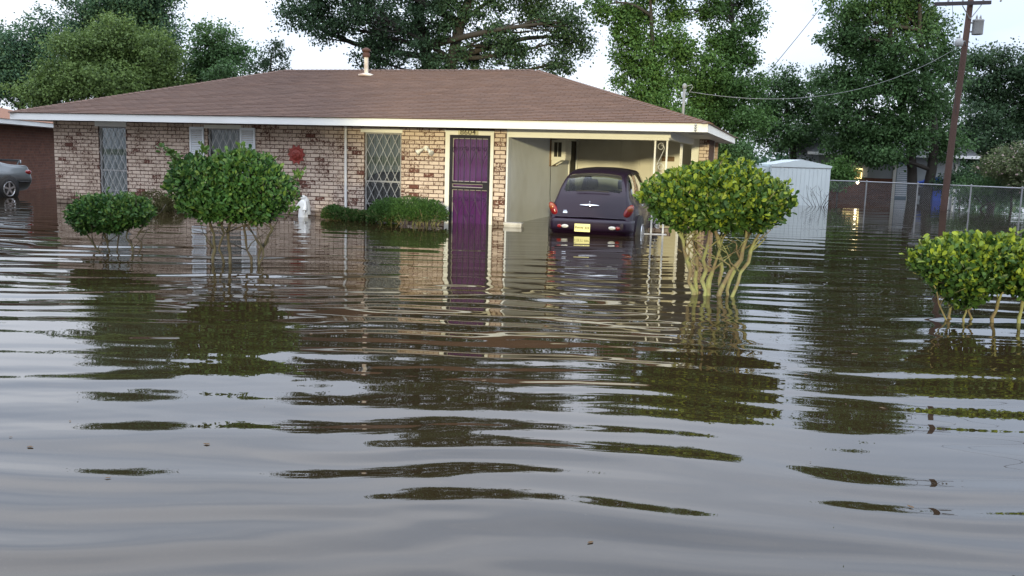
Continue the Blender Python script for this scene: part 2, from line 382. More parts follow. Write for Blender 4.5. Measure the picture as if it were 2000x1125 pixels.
WF = np.stack([idx[:-1, :-1], idx[:-1, 1:], idx[1:, 1:], idx[1:, :-1]], -1).reshape(-1, 4)
tag(link('flood_water', npmesh('flood_water', np.stack([GX, GY, GZ], -1).reshape(-1, 3), WF, M['water'], True)), kind='structure')
g = MB()
gp = [(-700, -700, -.5), (700, -700, -.5), (700, 90, -.5), (-700, 90, -.5), (700, 140, .8), (-700, 140, .8), (700, 2200, 2.0), (-700, 2200, 2.0)]
g.add(gp, [(0, 1, 2, 3), (3, 2, 4, 5), (5, 4, 6, 7)])
tag(g.build('ground', M['ground']), kind='structure')

# ------------------------------------------------------------------ the brick house (local axes: x along the front, y into the lot)
YAW = 0.291
HX, HY = -0.196, 19.326
def hw(u, v, z=0.0):
    c, s = math.cos(YAW), math.sin(YAW); return (HX + u*c + v*s, HY - u*s + v*c, z)
house = empty('brick_house', (HX, HY, 0), -YAW, label='single-storey whitewashed brick house with brown hipped roof and carport', cat='house')
EL, ER, EF, EB, ZE, ZR, FH = -12.526, 4.222, -0.644, 8.824, 2.2, 3.648, 0.167
ZS = ZE - FH + 0.012
WIN = [(-10.5, -9.7, 0.1, 1.925), (-7.38, -6.5, 0.55, 1.93), (-3.32, -2.43, 0.06, 1.915)]
DOOR = (-1.385, -0.285, -0.45, 1.985)
# wall core with openings
wall = MB()
holes = sorted(WIN + [DOOR]); cur = -11.86
for (a, b, z0, z1) in holes:
    wall.box(cur, a, 0, 0.2, -0.5, ZS); wall.box(a, b, 0, 0.2, z1, ZS)
    if z0 > -0.4: wall.box(a, b, 0, 0.2, -0.5, z0)
    cur = b
wall.box(cur, 0.0, 0, 0.2, -0.5, ZS)
wall_o = wall.build('wall', M['mortar'], house)
sw = MB(); sw.box(-11.86, -11.66, 0.2, 8.2, -0.5, ZS); sw.box(-11.66, 3.8, 8.0, 8.2, -0.5, ZS)
sw.build('side_wall', M['brick_side'], house)
fl = MB(); fl.box(-11.66, 0, .2, 8.0, -.5, -.2); fl.build('floor_slab', M['concrete'], house)
# bricks of the front wall
BL, BH, J = 0.232, 0.0885, 0.016
def cut(a, b, z0, z1):
    segs = [(a, b)]
    for (p, q, y0, y1) in holes:
        if z1 > y0 + 0.01 and z0 < y1 - 0.005:
            n = []
            for (s0, s1) in segs:
                if s1 <= p or s0 >= q: n.append((s0, s1))
                else:
                    if s0 < p: n.append((s0, p))
                    if s1 > q: n.append((q, s1))
            segs = n
    return [s for s in segs if s[1] - s[0] > 0.03]
pieces = []
row = 0; z = -0.09
while z + BH < ZS + 0.03:
    u = -11.86 - (BL/2 if row % 2 else 0)
    while u < 0:
        a, b = max(u, -11.86), min(u + BL, 0.0)
        for (s0, s1) in cut(a, b, z, z + BH):
            if s1 - s0 > 0.045: pieces.append((s0 + J/2, s1 - J/2, z + J/2, min(z + BH - J/2, ZS - 0.004)))
        u += BL
    row += 1; z += BH
def brick_mesh(mb, a, b, y0, y1, z0, z1):
    e = 0.004
    mb.add([(a, y1, z0), (b, y1, z0), (b, y1, z1), (a, y1, z1), (a, y0+e, z0), (b, y0+e, z0), (b, y0+e, z1), (a, y0+e, z1),
            (a+e, y0, z0+e), (b-e, y0, z0+e), (b-e, y0, z1-e), (a+e, y0, z1-e)],
           [(0, 1, 5, 4), (1, 2, 6, 5), (2, 3, 7, 6), (3, 0, 4, 7), (4, 5, 9, 8), (5, 6, 10, 9), (6, 7, 11, 10), (7, 4, 8, 11), (8, 9, 10, 11)])
unit = {}
order = sorted(range(len(pieces)), key=lambda i: (pieces[i][2] < -0.03, -pieces[i][1]))
solo = set(order[:300])
rest = MB()
for i, (a, b, z0, z1) in enumerate(pieces):
    d = random.uniform(-0.004, 0.004); tl = random.uniform(-0.0015, 0.0015)
    if i in solo:
        key = round(b - a, 3), round(z1 - z0, 3)
        if key not in unit:
            q = MB(); brick_mesh(q, 0, b - a, -0.014, 0.01, 0, z1 - z0); unit[key] = q.mesh('brick', M['brick'])
        link('brick', unit[key], wall_o, (a, d, z0 + tl))
    else:
        brick_mesh(rest, a, b, -0.014 + d, 0.01, z0 + tl, z1 + tl)
tag(rest.build('bricks', M['brick'], wall_o), kind='stuff')
# fascia, soffit
fa = MB(); fa.box(EL, ER, EF - 0.02, EF, ZE - FH, ZE); fa.build('fascia', M['white_trim'], house)
fa = MB(); fa.box(EL, ER, EB, EB + 0.02, ZE - FH, ZE); fa.build('fascia', M['white_trim'], house)
fa = MB(); fa.box(ER - 0.02, ER, EF + 0.001, EB - 0.001, ZE - FH, ZE); fa.build('fascia', M['white_trim'], house)
fa = MB(); fa.box(EL, EL + 0.02, EF + 0.001, EB - 0.001, ZE - FH, ZE); fa.build('fascia', M['white_trim'], house)
so = MB(); so.box(EL + 0.02, ER - 0.02, EF, EB, ZS, ZS + 0.02); so.build('soffit', M['soffit'], house)
# small soffit vent
sv = MB(); sv.box(3.72, 4.02, 0.75, 0.85, ZS - 0.006, ZS - 0.001); sv.build('soffit_vent', M['dark'], house)
# roof
TP = (ZR - ZE) / ((EB - EF) / 2); PA = math.atan(TP); CP, SP = math.cos(PA), math.sin(PA)
e0u, e1u, e0v, e1v = EL - 0.025, ER + 0.025, EF - 0.045, EB + 0.045
HD = (e1v - e0v) / 2; zr = ZE + HD * TP
rv = [(e0u, e0v, ZE), (e1u, e0v, ZE), (e1u, e1v, ZE), (e0u, e1v, ZE), (e0u + HD, e0v + HD, zr), (e1u - HD, e0v + HD, zr)]
rf = [(0, 1, 5, 4), (1, 2, 5), (2, 3, 4, 5), (3, 0, 4), (3, 2, 1, 0)]
roof = MB().add(rv, rf).build('roof', M['shingle'], house)
EXP, TAB = 0.127, 0.305
def roof_pt(plane, a, h, lift):
    zz = ZE + h*TP
    if plane == 'f': return (a, e0v + h - lift*SP, zz + lift*CP)
    if plane == 'b': return (a, e1v - h + lift*SP, zz + lift*CP)
    if plane == 'r': return (e1u - h + lift*SP, a, zz + lift*CP)
    return (e0u + h - lift*SP, a, zz + lift*CP)
tabs = []
for plane in 'frbl':
    lo, hi = (e0u, e1u) if plane in 'fb' else (e0v, e1v)
    k = 0; ds = EXP*CP
    while (k + 0.4)*ds < HD:
        h0 = k*ds; h1 = min((k+1)*ds + 0.012, HD)
        a0 = lo + h0 + 0.02; a1 = hi - h0 - 0.02
        a = lo + (0.5 if k % 2 else 0.0)*TAB + random.uniform(-.012, .012)
        while a < a1:
            p0, p1 = max(a, a0), min(a + TAB - 0.011, a1)
            if p1 - p0 > 0.03: tabs.append((plane, p0, p1, h0, h1, lo, hi))
            a += TAB
        k += 1
def tab_geo(mb, plane, p0, p1, h0, h1, lo, hi, j):
    q0, q1 = max(p0, lo + h1), min(p1, hi - h1)
    if q1 < q0 + 0.01: q0 = q1 = (max(lo + h1, min(hi - h1, (p0 + p1)/2)))
    T = 0.016 + j
    P = [roof_pt(plane, p0, h0 - 0.004, T), roof_pt(plane, p1, h0 - 0.004, T), roof_pt(plane, q1, h1, 0.003), roof_pt(plane, q0, h1, 0.003),
         roof_pt(plane, p0, h0 - 0.004, -0.004), roof_pt(plane, p1, h0 - 0.004, -0.004)]
    fs = [(0, 1, 2, 3), (4, 5, 1, 0), (5, 2, 1), (4, 0, 3)]
    if plane in 'bl': fs = [tuple(reversed(f)) for f in fs]
    mb.add(P, fs)
fr = [i for i, t_ in enumerate(tabs) if t_[0] == 'f']
fr.sort(key=lambda i: math.hypot(tabs[i][1] - 4.2, 1.6*(tabs[i][3])))
solo = set(fr[:300]); rest = MB()
for i, t_ in enumerate(tabs):
    j = random.uniform(-0.002, 0.003)
    if i in solo:
        q = MB(); tab_geo(q, *t_, j); q.build('shingle', M['shingle'], roof)
    else: tab_geo(rest, *t_, j)
def caps(mb, A, B, w=0.13):
    A, B = Vector(A), Vector(B); n = int((B - A).length / 0.14); d = (B - A).normalized(); sd = d.cross(Vector((0, 0, 1))).normalized()
    for k in range(n):
        a = A + d*(k*0.14); b = A + d*(k*0.14 + 0.18)
        c0, c1 = a + Vector((0, 0, 0.03)), b + Vector((0, 0, 0.014)); dz = Vector((0, 0, -0.045))
        mb.add([a + sd*w + dz*0.2, c0, a - sd*w + dz*0.2, b + sd*w + dz*0.6, c1, b - sd*w + dz*0.6], [(0, 1, 4, 3), (1, 2, 5, 4), (0, 2, 1), ])
for A, B in ((rv[0], rv[4]), (rv[1], rv[5]), (rv[2], rv[5]), (rv[3], rv[4]), (rv[4], rv[5])): caps(rest, A, B)
tag(rest.build('shingles', M['shingle'], roof), kind='stuff')
# flue through the roof
vp = MB(); vu, vv = -5.0, 3.5; vz = ZE + (vv - e0v)*TP
vp.lathe([(0.055, -0.1), (0.06, 0.5), (0.06, 0.52)], (vu, vv, vz), 12); vp.lathe([(0.2, -0.03), (0.2, 0.02), (0.08, 0.05)], (vu, vv - 0.02, vz), 12)
vpo = vp.build('vent_pipe', M['rusty_white'], house, True)
vc = MB(); vc.lathe([(0.085, 0.46), (0.095, 0.47), (0.095, 0.56), (0.075, 0.57), (0.075, 0.6), (0.12, 0.61), (0.11, 0.66), (0.04, 0.7), (0.01, 0.705)], (vu, vv, vz), 12)
vc.build('cap', M['rust'], vpo, True)
# service mast with weatherhead
MU, MV = 3.22, 4.0
ms = MB(); mz = 2.55
ms.tube([(MU, MV, 2.0), (MU, MV, 3.24)], 0.032, 10); mo = ms.build('service_mast', M['wire_pale'], house, True)
mh = MB(); mh.ell((MU, MV, 3.27), (0.055, 0.06, 0.075), 10, 6); mh.tube([(MU + .03, MV, 3.27), (MU + .17, MV + .02, 3.31), (MU + .2, MV, 3.26), (MU + .12, MV - .02, 3.13), (MU + .16, MV, 3.14)], 0.01, 5)
mh.build('weatherhead', M['wire_pale'], mo, True)
# windows
def clipline(x0, z0, dx, dz, a, b, c, d):
    t0, t1 = -1e9, 1e9
    for p, q, lo, hi in ((x0, dx, a, b), (z0, dz, c, d)):
        s0, s1 = (lo - p)/q, (hi - p)/q
        t0 = max(t0, min(s0, s1)); t1 = min(t1, max(s0, s1))
    return (t0, t1) if t1 - t0 > 0.03 else None
for wi, (a, b, z0, z1) in enumerate(WIN):
    wn_ = MB(); wn_.box(a, a+.035, .03, .09, z0, z1); wn_.box(b-.035, b, .03, .09, z0, z1); wn_.box(a+.035, b-.035, .03, .09, z1-.035, z1); wn_.box(a+.035, b-.035, .03, .09, z0, z0+.04)
    wo = wn_.build('window', M['window_frame'], house)
    zm = z0 + (z1 - z0)*0.42
    r = MB(); r.box(a+.035, b-.035, .04, .085, zm-.018, zm+.018); r.build('meeting_rail', M['window_frame'], wo)
    if wi != 1:
        r = MB(); r.box(a+.035, b-.035, .05, .08, z0+.27, z0+.29); r.build('glazing_bar', M['window_frame'], wo)
    for q0, q1 in ((z0+.04, zm-.018), (zm+.018, z1-.035)):
        pn = MB(); pn.box(a+.035, b-.035, .062, .067, q0, q1); pn.build('pane', M['window_glass'], wo)
    cu = MB(); n = 24
    for k in range(n):
        f0, f1 = k/n, (k+1)/n
        yy = lambda f: .16 + .018*math.sin(f*40)
        zl = z0 - .1 if wi == 0 else (zm + .22 - .5*max(0, .35 - f0) if wi == 2 else z0)
        zl2 = zl + (0.0 if wi != 2 else 0)
        X = lambda f: a - .1 + (b - a + .2)*f
        cu.quad((X(f0), yy(f0), zl), (X(f1), yy(f1), zl2), (X(f1), yy(f1), z1 + .05), (X(f0), yy(f0), z1 + .05))
    cu.build('curtain', M['curtain'], wo)
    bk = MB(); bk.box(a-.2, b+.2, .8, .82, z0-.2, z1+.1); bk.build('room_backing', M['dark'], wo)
    st = 0.19; sl = 2.0
    for sgn in (1, -1):
        x = a - (z1 - z0)/sl - st
        while x < b + (z1 - z0)/sl + st:
            # line through (x, z1) with slope
            c = clipline(x + st*0.3, z1, 1.0, -sl*sgn, a + .01, b - .01, z0 + .005, z1 - .005)
            if c:
                A = (x + st*.3 + c[0], (-.012 if sgn > 0 else -.002), z1 - sl*sgn*c[0]); B = (x + st*.3 + c[1], (-.012 if sgn > 0 else -.002), z1 - sl*sgn*c[1])
                q = MB(); q.tube([A, B], 0.0062, 4); q.build('lattice_bar', M['lattice'], wo)
            x += st
    hd = MB(); hd.box(a-.09, b+.03, -.022, .0, z1 + .0, ZS - .004 if wi == 0 else z1 + .085); hd.build('header_panel', M['soffit'] if wi == 0 else M['cream_trim'], wo)
for (a, b) in ((-7.86, -7.47), (-6.49, -6.09)):
    sh = MB(); z0, z1 = 0.45, 1.96
    sh.box(a, a+.04, -.045, -.018, z0, z1); sh.box(b-.04, b, -.045, -.018, z0, z1)
    for q in (z0, z0 + .72, z1 - .05): sh.box(a+.04, b-.04, -.045, -.018, q, q + .05)
    so_ = sh.build('shutter', M['shutter'], house)
    k = z0 + .055
    while k < z1 - .06:
        if not (z0 + .70 < k < z0 + .77):
            q = MB(); q.add([(a+.04, -.040, k), (b-.04, -.040, k), (b-.04, -.022, k+.03), (a+.04, -.022, k+.03), (a+.04, -.036, k-.004), (b-.04, -.036, k-.004), (b-.04, -.018, k+.026), (a+.04, -.018, k+.026)],
                          [(0, 1, 2, 3), (7, 6, 5, 4), (4, 5, 1, 0), (3, 2, 6, 7), (0, 3, 7, 4), (1, 5, 6, 2)])
            q.build('slat', M['shutter'], so_)
        k += 0.042
# downspout
ds = MB(); ds.tube([(-3.76, -.05, ZS - .01), (-3.76, -.05, 1.0), (-3.755, -.05, -.4)], 0.03, 8)
for zz in (1.5, .6): ds.box(-3.8, -3.72, -.03, -.015, zz, zz + .03)
ds.build('downspout', M['white_trim'], house, False)
# front door
cs = MB(); cs.box(-1.385, -1.285, -.03, .2, -.45, 1.9); cs.box(-.355, -.285, -.03, .2, -.45, 1.9); cs.box(-1.385, -.285, -.03, .2, 1.9, 1.985); cs.box(-1.4, -.27, -.045, -.03, 1.965, 2.0)
door = cs.build('door', M['cream_trim'], house)
db = MB(); db.box(-1.285, -.355, .09, .13, -.45, 1.9); db.build('door_leaf', M['purple'], door)
for (x0, x1, q0, q1) in ((-1.08, -.86, .98, 1.34), (-.8, -.58, .98, 1.34), (-1.08, -.86, 1.4, 1.7), (-.8, -.58, 1.4, 1.7)):
    pn = MB(); pn.box(x0, x1, .078, .089, q0, q1); pn.build('door_panel', M['purple'], door)
fr_ = MB(); X0, X1 = -1.284, -.356
fr_.box(X0, X0+.06, -.02, .02, -.45, 1.895); fr_.box(X1-.06, X1, -.02, .02, -.45, 1.895)
for q0, q1 in ((1.835, 1.895), (.86, .90), (.735, .775), (-.45, -.38)): fr_.box(X0+.06, X1-.06, -.02, .02, q0, q1)
fr_.box(X1-.16, X1-.06, -.021, .021, .775, .86)
gate = fr_.build('security_gate', M['black_iron'], house)
for (q0, q1) in ((.90, 1.835), (-.38, .735)):
    for k in range(1, 6):
        x = X0 + .06 + (X1 - X0 - .12)*k/6
        b_ = MB(); b_.box(x-.008, x+.008, -.008, .008, q0, q1); b_.build('bar', M['purple_iron'], gate)
def spiral(cx, cz, r, turns, sg, a0):
    return [(cx + sg*r*(1 - .75*k/24)*math.cos(a0 + turns*6.283*k/24), -.004, cz + r*(1 - .75*k/24)*math.sin(a0 + turns*6.283*k/24)) for k in range(25)]
def heart(cx, z_top, h, w):
    out = []
    for sg in (-1, 1):
        p = [(cx, -.004, z_top - h), (cx + sg*w*.25, -.004, z_top - h*.62), (cx + sg*w*.46, -.004, z_top - h*.3)]
        out.append(p + spiral(cx + sg*w*.28, z_top - h*.18, w*.2, 1.25, sg, -.3))
    return out
for (zt, hh) in ((1.68, .42), (.6, .42)):
    for k in (1, 3, 5):
        x = X0 + .06 + (X1 - X0 - .12)*k/6
        for pth in heart(x, zt, hh, .26):
            q = MB(); q.tube(pth, .0055, 5); q.build('scroll', M['purple_iron'], gate)
for pth in heart(X0 + .06 + (X1 - X0 - .12)*.5, .22, .3, .24):
    q = MB(); q.tube(pth, .0055, 5); q.build('scroll', M['purple_iron'], gate)
for (q0, q1) in ((.905, 1.83), (-.38, .73), (.78, .855)):
    xr = X1 - .062 if q1 != .855 else X1 - .165
    ed = MB(); ed.box(X0+.062, X0+.074, .021, .03, q0, q1); ed.box(xr-.012, xr, .021, .03, q0, q1); ed.box(X0+.074, xr-.012, .021, .03, q0, q0+.012); ed.box(X0+.074, xr-.012, .021, .03, q1-.012, q1)
    ed.build('screen_edge', M['lattice'], gate)
def text(name, s, size, mat, parent, loc, rot, depth=.003, bold=0.0, sx=1.0):
    cu = bpy.data.curves.new(name, 'FONT'); cu.body = s; cu.size = size; cu.extrude = depth; cu.align_x = 'CENTER'; cu.align_y = 'CENTER'; cu.offset = bold
    tmp = bpy.data.objects.new('tmp', cu); COL.objects.link(tmp); dg = bpy.context.evaluated_depsgraph_get()
    me = bpy.data.meshes.new_from_object(tmp.evaluated_get(dg)); bpy.data.objects.remove(tmp); me.name = name
    me.materials.clear(); me.materials.append(mat); o = link(name, me, parent, loc); o.rotation_euler = rot; o.scale = (sx, 1, 1); return o
pq = MB(); pq.box(-1.08, -.63, -.07, -.046, 1.905, 2.005); po = pq.build('number_plaque', M['plaque'], house)
text('house_number', '8604', 0.145, M['ink'], po, (-.855, -.073, 1.956), (R(90), 0, 0), .003, .0008, 1.25)
# carport
lw = MB(); lw.box(-.0, .02, .2, 5.72, -.5, ZS); lw.box(0, .02, 5.72, 6.6, 1.95, ZS); lw.box(0, .02, 6.6, 6.82, -.5, ZS); lw.box(0.0, .04, -.012, .2, -.5, ZS)
lwo = lw.build('carport_side_wall', M['siding'], house)
k = .22
while k < 5.6:
    q = MB(); q.box(.02, .026, k, k + .094, -.5, ZS - .002); q.build('siding_board', M['siding'], lwo); k += .1
dj = MB(); dj.box(.02, .05, 5.62, 5.72, -.5, 2.0); dj.box(.02, .05, 6.6, 6.66, -.5, 2.0); dj.build('door_jamb', M['cream_trim'], lwo)
dk = MB(); dk.box(-.06, -.02, 5.72, 6.6, -.5, 1.95); dk.build('dark_doorway', M['dark'], lwo)  # near-black sheet in the open doorway; its shade is put into the colour
bw = MB(); bw.box(0.02, 3.8, 6.82, 6.9, -.5, ZS); bwo = bw.build('carport_back_wall', M['back_siding'], house)
for k, u0 in enumerate((.03, 1.25, 1.78, 2.1, 2.9)):
    u1 = (1.24, 1.77, 2.09, 2.89, 3.45)[k]
    q = MB(); q.box(u0, u1, 6.802, 6.82, -.5, ZS - .003); q.build('wall_panel', M['back_siding'], bwo)
mbx = MB(); mbx.box(2.4, 2.74, 6.74, 6.802, 1.47, 1.6); mbx.box(2.52, 2.54, 6.73, 6.74, 1.47, 1.6); mbx.build('meter_box', M['brown_wood'], bwo)
hb = MB(); hb.box(.04, 3.42, -.02, .12, 1.875, ZS - .001); hb.box(.0401, 3.45, -.035, -.02, 1.93, ZS - .002); hb.build('header_beam', M['cream_trim'], house)
sb = MB(); sb.box(3.30, 3.42, .12, 5.4, 1.9, ZS - .001); sb.build('side_beam', M['cream_trim'], house)
def iron_post(u, v, along):
    q = MB(); po_ = None
    w = .24
    dx, dy = (w, 0) if along == 'u' else (0, w)
    for k in (0, 1): q.box(u - dx*k - .017, u - dx*k + .017, v + dy*k - .017, v + dy*k + .017, -.5, 1.876)
    po_ = q.build('iron_post', M['white_iron'], house)
    for i, zc in enumerate((1.55, .95, .35)):
        s = MB(); pts = []
        for kk in range(41):
            tt = kk/40; a = -1.9*math.pi + 3.8*math.pi*tt
            rr = .075*(1 - .3*abs(2*tt - 1))
            zc2 = zc + (.2 if tt > .5 else -.2); sg = 1 if tt > .5 else -1
            ph = abs(2*tt - 1)*2.6*math.pi
            r2 = .085*(1 - abs(2*tt - 1)*.65)
            f = w/2 + sg*(r2*math.cos(ph + math.pi) + .0); zz = zc2 + r2*math.sin(ph)*1.0
            if abs(2*tt - 1) < .12: f = w/2 + (2*tt - 1)/.12*(-.085); zz = zc + (2*tt - 1)/.12*.2
            pts.append((u - f, v, zz) if along == 'u' else (u, v + f, zz))
        s.tube(pts, .0045, 5); s.build('scroll', M['white_iron'], po_)
iron_post(3.38, .05, 'u'); iron_post(3.36, 2.7, 'v')
# brick storage pier at the back right of the carport
pr = MB(); pr.box(3.55, 3.8, 5.1, 6.8, -.5, ZS); pro = pr.build('brick_pier', M['mortar'], house)
z = -.09; r_ = 0
while z + BH < ZS:
    segs = [(3.55, 3.67), (3.67, 3.8)] if r_ % 2 else [(3.55, 3.735), (3.735, 3.8)]
    for (a, b) in segs:
        q = MB(); brick_mesh(q, a + .006, b - .006, 5.086, 5.11, z + .006, z + BH - .006); q.build('brick', M['brick'], pro)
    z += BH; r_ += 1
pw = MB(); pw.box(3.36, 3.55, 5.12, 6.79, -.5, ZS - .002); pw.build('storage_wall', M['cream_trim'], house)
# low brick planter kerb beside the car
pk = MB(); pk.box(3.05, 3.5, .2, .38, -.5, .085); pko = pk.build('planter_wall', M['mortar'], house)
for r_ in range(2):
    for k in range(3):
        a = 3.05 + k*.15
        q = MB(); brick_mesh(q, a + .005, a + .145, .186, .21, -.08 + r_*.085, -.005 + r_*.085); q.build('brick', M['brick'], pko)
# insulators on the fascia corner
ins = MB(); 
for k in range(3): ins.ell((4.0, -.70, 2.16 - k*.045), (.028, .03, .02), 10, 6)
ins.tube([(4.0, -.69, 2.2), (4.0, -.69, 2.02)], .007, 5); ins.build('insulator', M['insul'], house, True)
# cable down the carport wall
cb = MB(); cb.tube([(.045, 3.58, 1.4), (.05, 3.6, 1.0), (.048, 3.62, .6), (.06, 3.66, .25), (.06, 3.66, -.3)], .008, 5); cb.build('cable', M['wire'], house)
# ------------------------------------------------------------------ things on and around the house
def hthing(name, u, v, z, label, cat, group=None, rz=0.0):
    return empty(name, hw(u, v, z), -YAW + rz, label=label, cat=cat, group=group)
# window air conditioner
ac = hthing('air_conditioner', .05, 3.62, 1.42, 'cream window air conditioner on brackets high on the carport wall', 'air conditioner')
q = MB(); q.box(.0, .36, .0, .62, .0, .5); aco = q.build('case', M['ac_case'], ac)
q = MB(); q.box(.07, .26, -.006, -.001, .08, .44); gro = q.build('grille', M['dark'], ac)
q = MB(); q.box(.16, .172, -.014, -.007, .08, .44); q.build('grille_bar', M['ac_case'], gro)
for k in range(7):
    q = MB(); q.box(.361, .372, .03, .59, .05 + k*.062, .09 + k*.062); q.build('louvre', M['ac_case'], ac)
q = MB(); q.box(-.03, -.0, -.08, .7, -.16, .52); q.build('mounting_board', M['brown_wood'], ac)
for yy in (.03, .5):
    q = MB(); q.add([(0, yy, 0), (.26, yy, 0), (0, yy, -.15), (0, yy+.03, 0), (.26, yy+.03, 0), (0, yy+.03, -.15)], [(0, 2, 1), (3, 4, 5), (0, 1, 4, 3), (1, 2, 5, 4), (2, 0, 3, 5)]); q.build('bracket', M['ac_case'], ac)
# twin floodlight
fdl = hthing('floodlight', -1.82, -.015, 1.6, 'white twin-head floodlight on the brick wall left of the door', 'floodlight')
q = MB(); q.tube([(0, .0, 0), (0, -.05, 0)], .055, 14); q.build('mount', M['cream_trim'], fdl)
for sg in (-1, 1):
    q = MB(); d = Vector((sg*.75, -.55, -.55)).normalized(); A = Vector((sg*.03, -.06, 0))
    q.tube([A, A + d*.06, A + d*.07, A + d*.13, A + d*.2, A + d*.205], [.016, .02, .034, .036, .062, .058], 14)
    lo = q.build('lamp_head', M['cream_trim'], fdl, True)
    q = MB(); q.tube([A + d*.2055, A + d*.212], [.055, .045], 14); q.build('lens', M['clear_lens'], lo, True)
# red sun face
sn = hthing('sun_ornament', -5.02, -.03, 1.38, 'red sun-face ornament hanging on the brick wall', 'ornament')
q = MB(); n = 40; ring = []
for k in range(n):
    a = 2*math.pi*k/n; r = .235 if k % 4 == 0 else (.19 if k % 2 else .175)
    ring.append((r*math.cos(a), r*math.sin(a)))
q.prism(ring, -.006, .012); q.build('rays', M['sun_red'], sn)
q = MB(); q.ell((0, -.005, 0), (.14, .045, .14), 24, 12); fo = q.build('face', M['sun_red'], sn, True)
for (cx, cz, rx, ry, rz_) in ((-.048, .035, .026, .018, .012), (.048, .035, .026, .018, .012), (0, -.005, .016, .03, .04), (0, -.062, .045, .02, .011), (0, -.084, .032, .02, .01), (-.075, -.03, .03, .02, .03), (.075, -.03, .03, .02, .03)):
    q = MB(); q.ell((cx, -.045, cz), (rx, ry, rz_), 12, 6); q.build('feature', M['sun_red'], fo, True)
# statue: robed figure with open arms
st = MB()
for i, (zz, rx, ry, cx) in enumerate(()): pass
prof = [(-.5, .13, .11), (-.2, .125, .105), (0, .115, .1), (.12, .105, .09), (.22, .1, .082), (.29, .095, .075), (.335, .075, .062), (.355, .04, .04)]
n = 24; o = 0
for (zz, rx, ry) in prof:
    for k in range(n):
        a = 2*math.pi*k/n; w = 1 + .06*math.sin(7*a + zz*6)*(1 if zz < .25 else .2)
        st.v.append((rx*w*math.cos(a), ry*w*math.sin(a), zz))
for i in range(len(prof)-1):
    for k in range(n): st.f.append((i*n+k, i*n+(k+1) % n, (i+1)*n+(k+1) % n, (i+1)*n+k))
st.f.append(tuple(range(n))[::-1]); st.f.append(tuple((len(prof)-1)*n+k for k in range(n)))
st.ell((0, -.01, .40), (.042, .045, .055), 16, 10); st.ell((0, .012, .395), (.055, .05, .066), 16, 10)
st.ell((0, -.052, .397), (.008, .012, .012), 8, 6)
st.tube([(0, .0, .33), (0, 0, .38)], .032, 10)
st.tube([(0, .03, .42), (0, .06, .34), (0, .075, .2), (0, .08, .02)], [.05, .085, .1, .11], 14)
for sg in (-1, 1):
    st.tube([(sg*.07, -.01, .31), (sg*.11, -.04, .22), (sg*.15, -.10, .12)], [.036, .036, .045], 10)
    st.tube([(sg*.15, -.10, .12), (sg*.165, -.125, .09)], [.018, .014], 8)
    for k in range(4): st.tube([(sg*.163 + (k-1.5)*.006, -.123, .095), (sg*.172 + (k-1.5)*.009, -.14, .062)], [.006, .004], 5)
so2 = st.build('statue', M['statue'], None, True); so2.location = hw(-4.58, -.5, .03); so2.rotation_euler = (0, 0, -YAW - .3)
md = so2.modifiers.new('remesh', 'REMESH'); md.mode = 'VOXEL'; md.voxel_size = .009; md.use_smooth_shade = True
tag(so2, 'small white statue of a robed figure against the brick wall', 'statue')
# white stone block
q = MB()
q.box(-.19, .19, -.1, .1, -.45, .035); q.box(-.2, .2, -.11, .11, .036, .085)
blk = q.build('splash_block', M['concrete']); blk.location = hw(.26, -.18, 0); blk.rotation_euler = (0, 0, -YAW)
tag(blk, 'white concrete block at the corner of the carport wall', 'block')
q = MB(); q.add([(-.24, -.05, 0), (.24, -.05, 0), (.24, .05, .0), (-.24, .05, 0), (-.21, -.04, .022), (.23, -.045, .017), (.21, .04, .026), (-.23, .045, .018)], [(0, 3, 2, 1), (4, 5, 6, 7), (0, 1, 5, 4), (1, 2, 6, 5), (2, 3, 7, 6), (3, 0, 4, 7)])
fb = q.build('floating_board', M['concrete']); fb.location = hw(3.28, -.35, -.01); fb.rotation_euler = (0, 0, -YAW + .03)
tag(fb, 'white board floating beside the purple car', 'board')

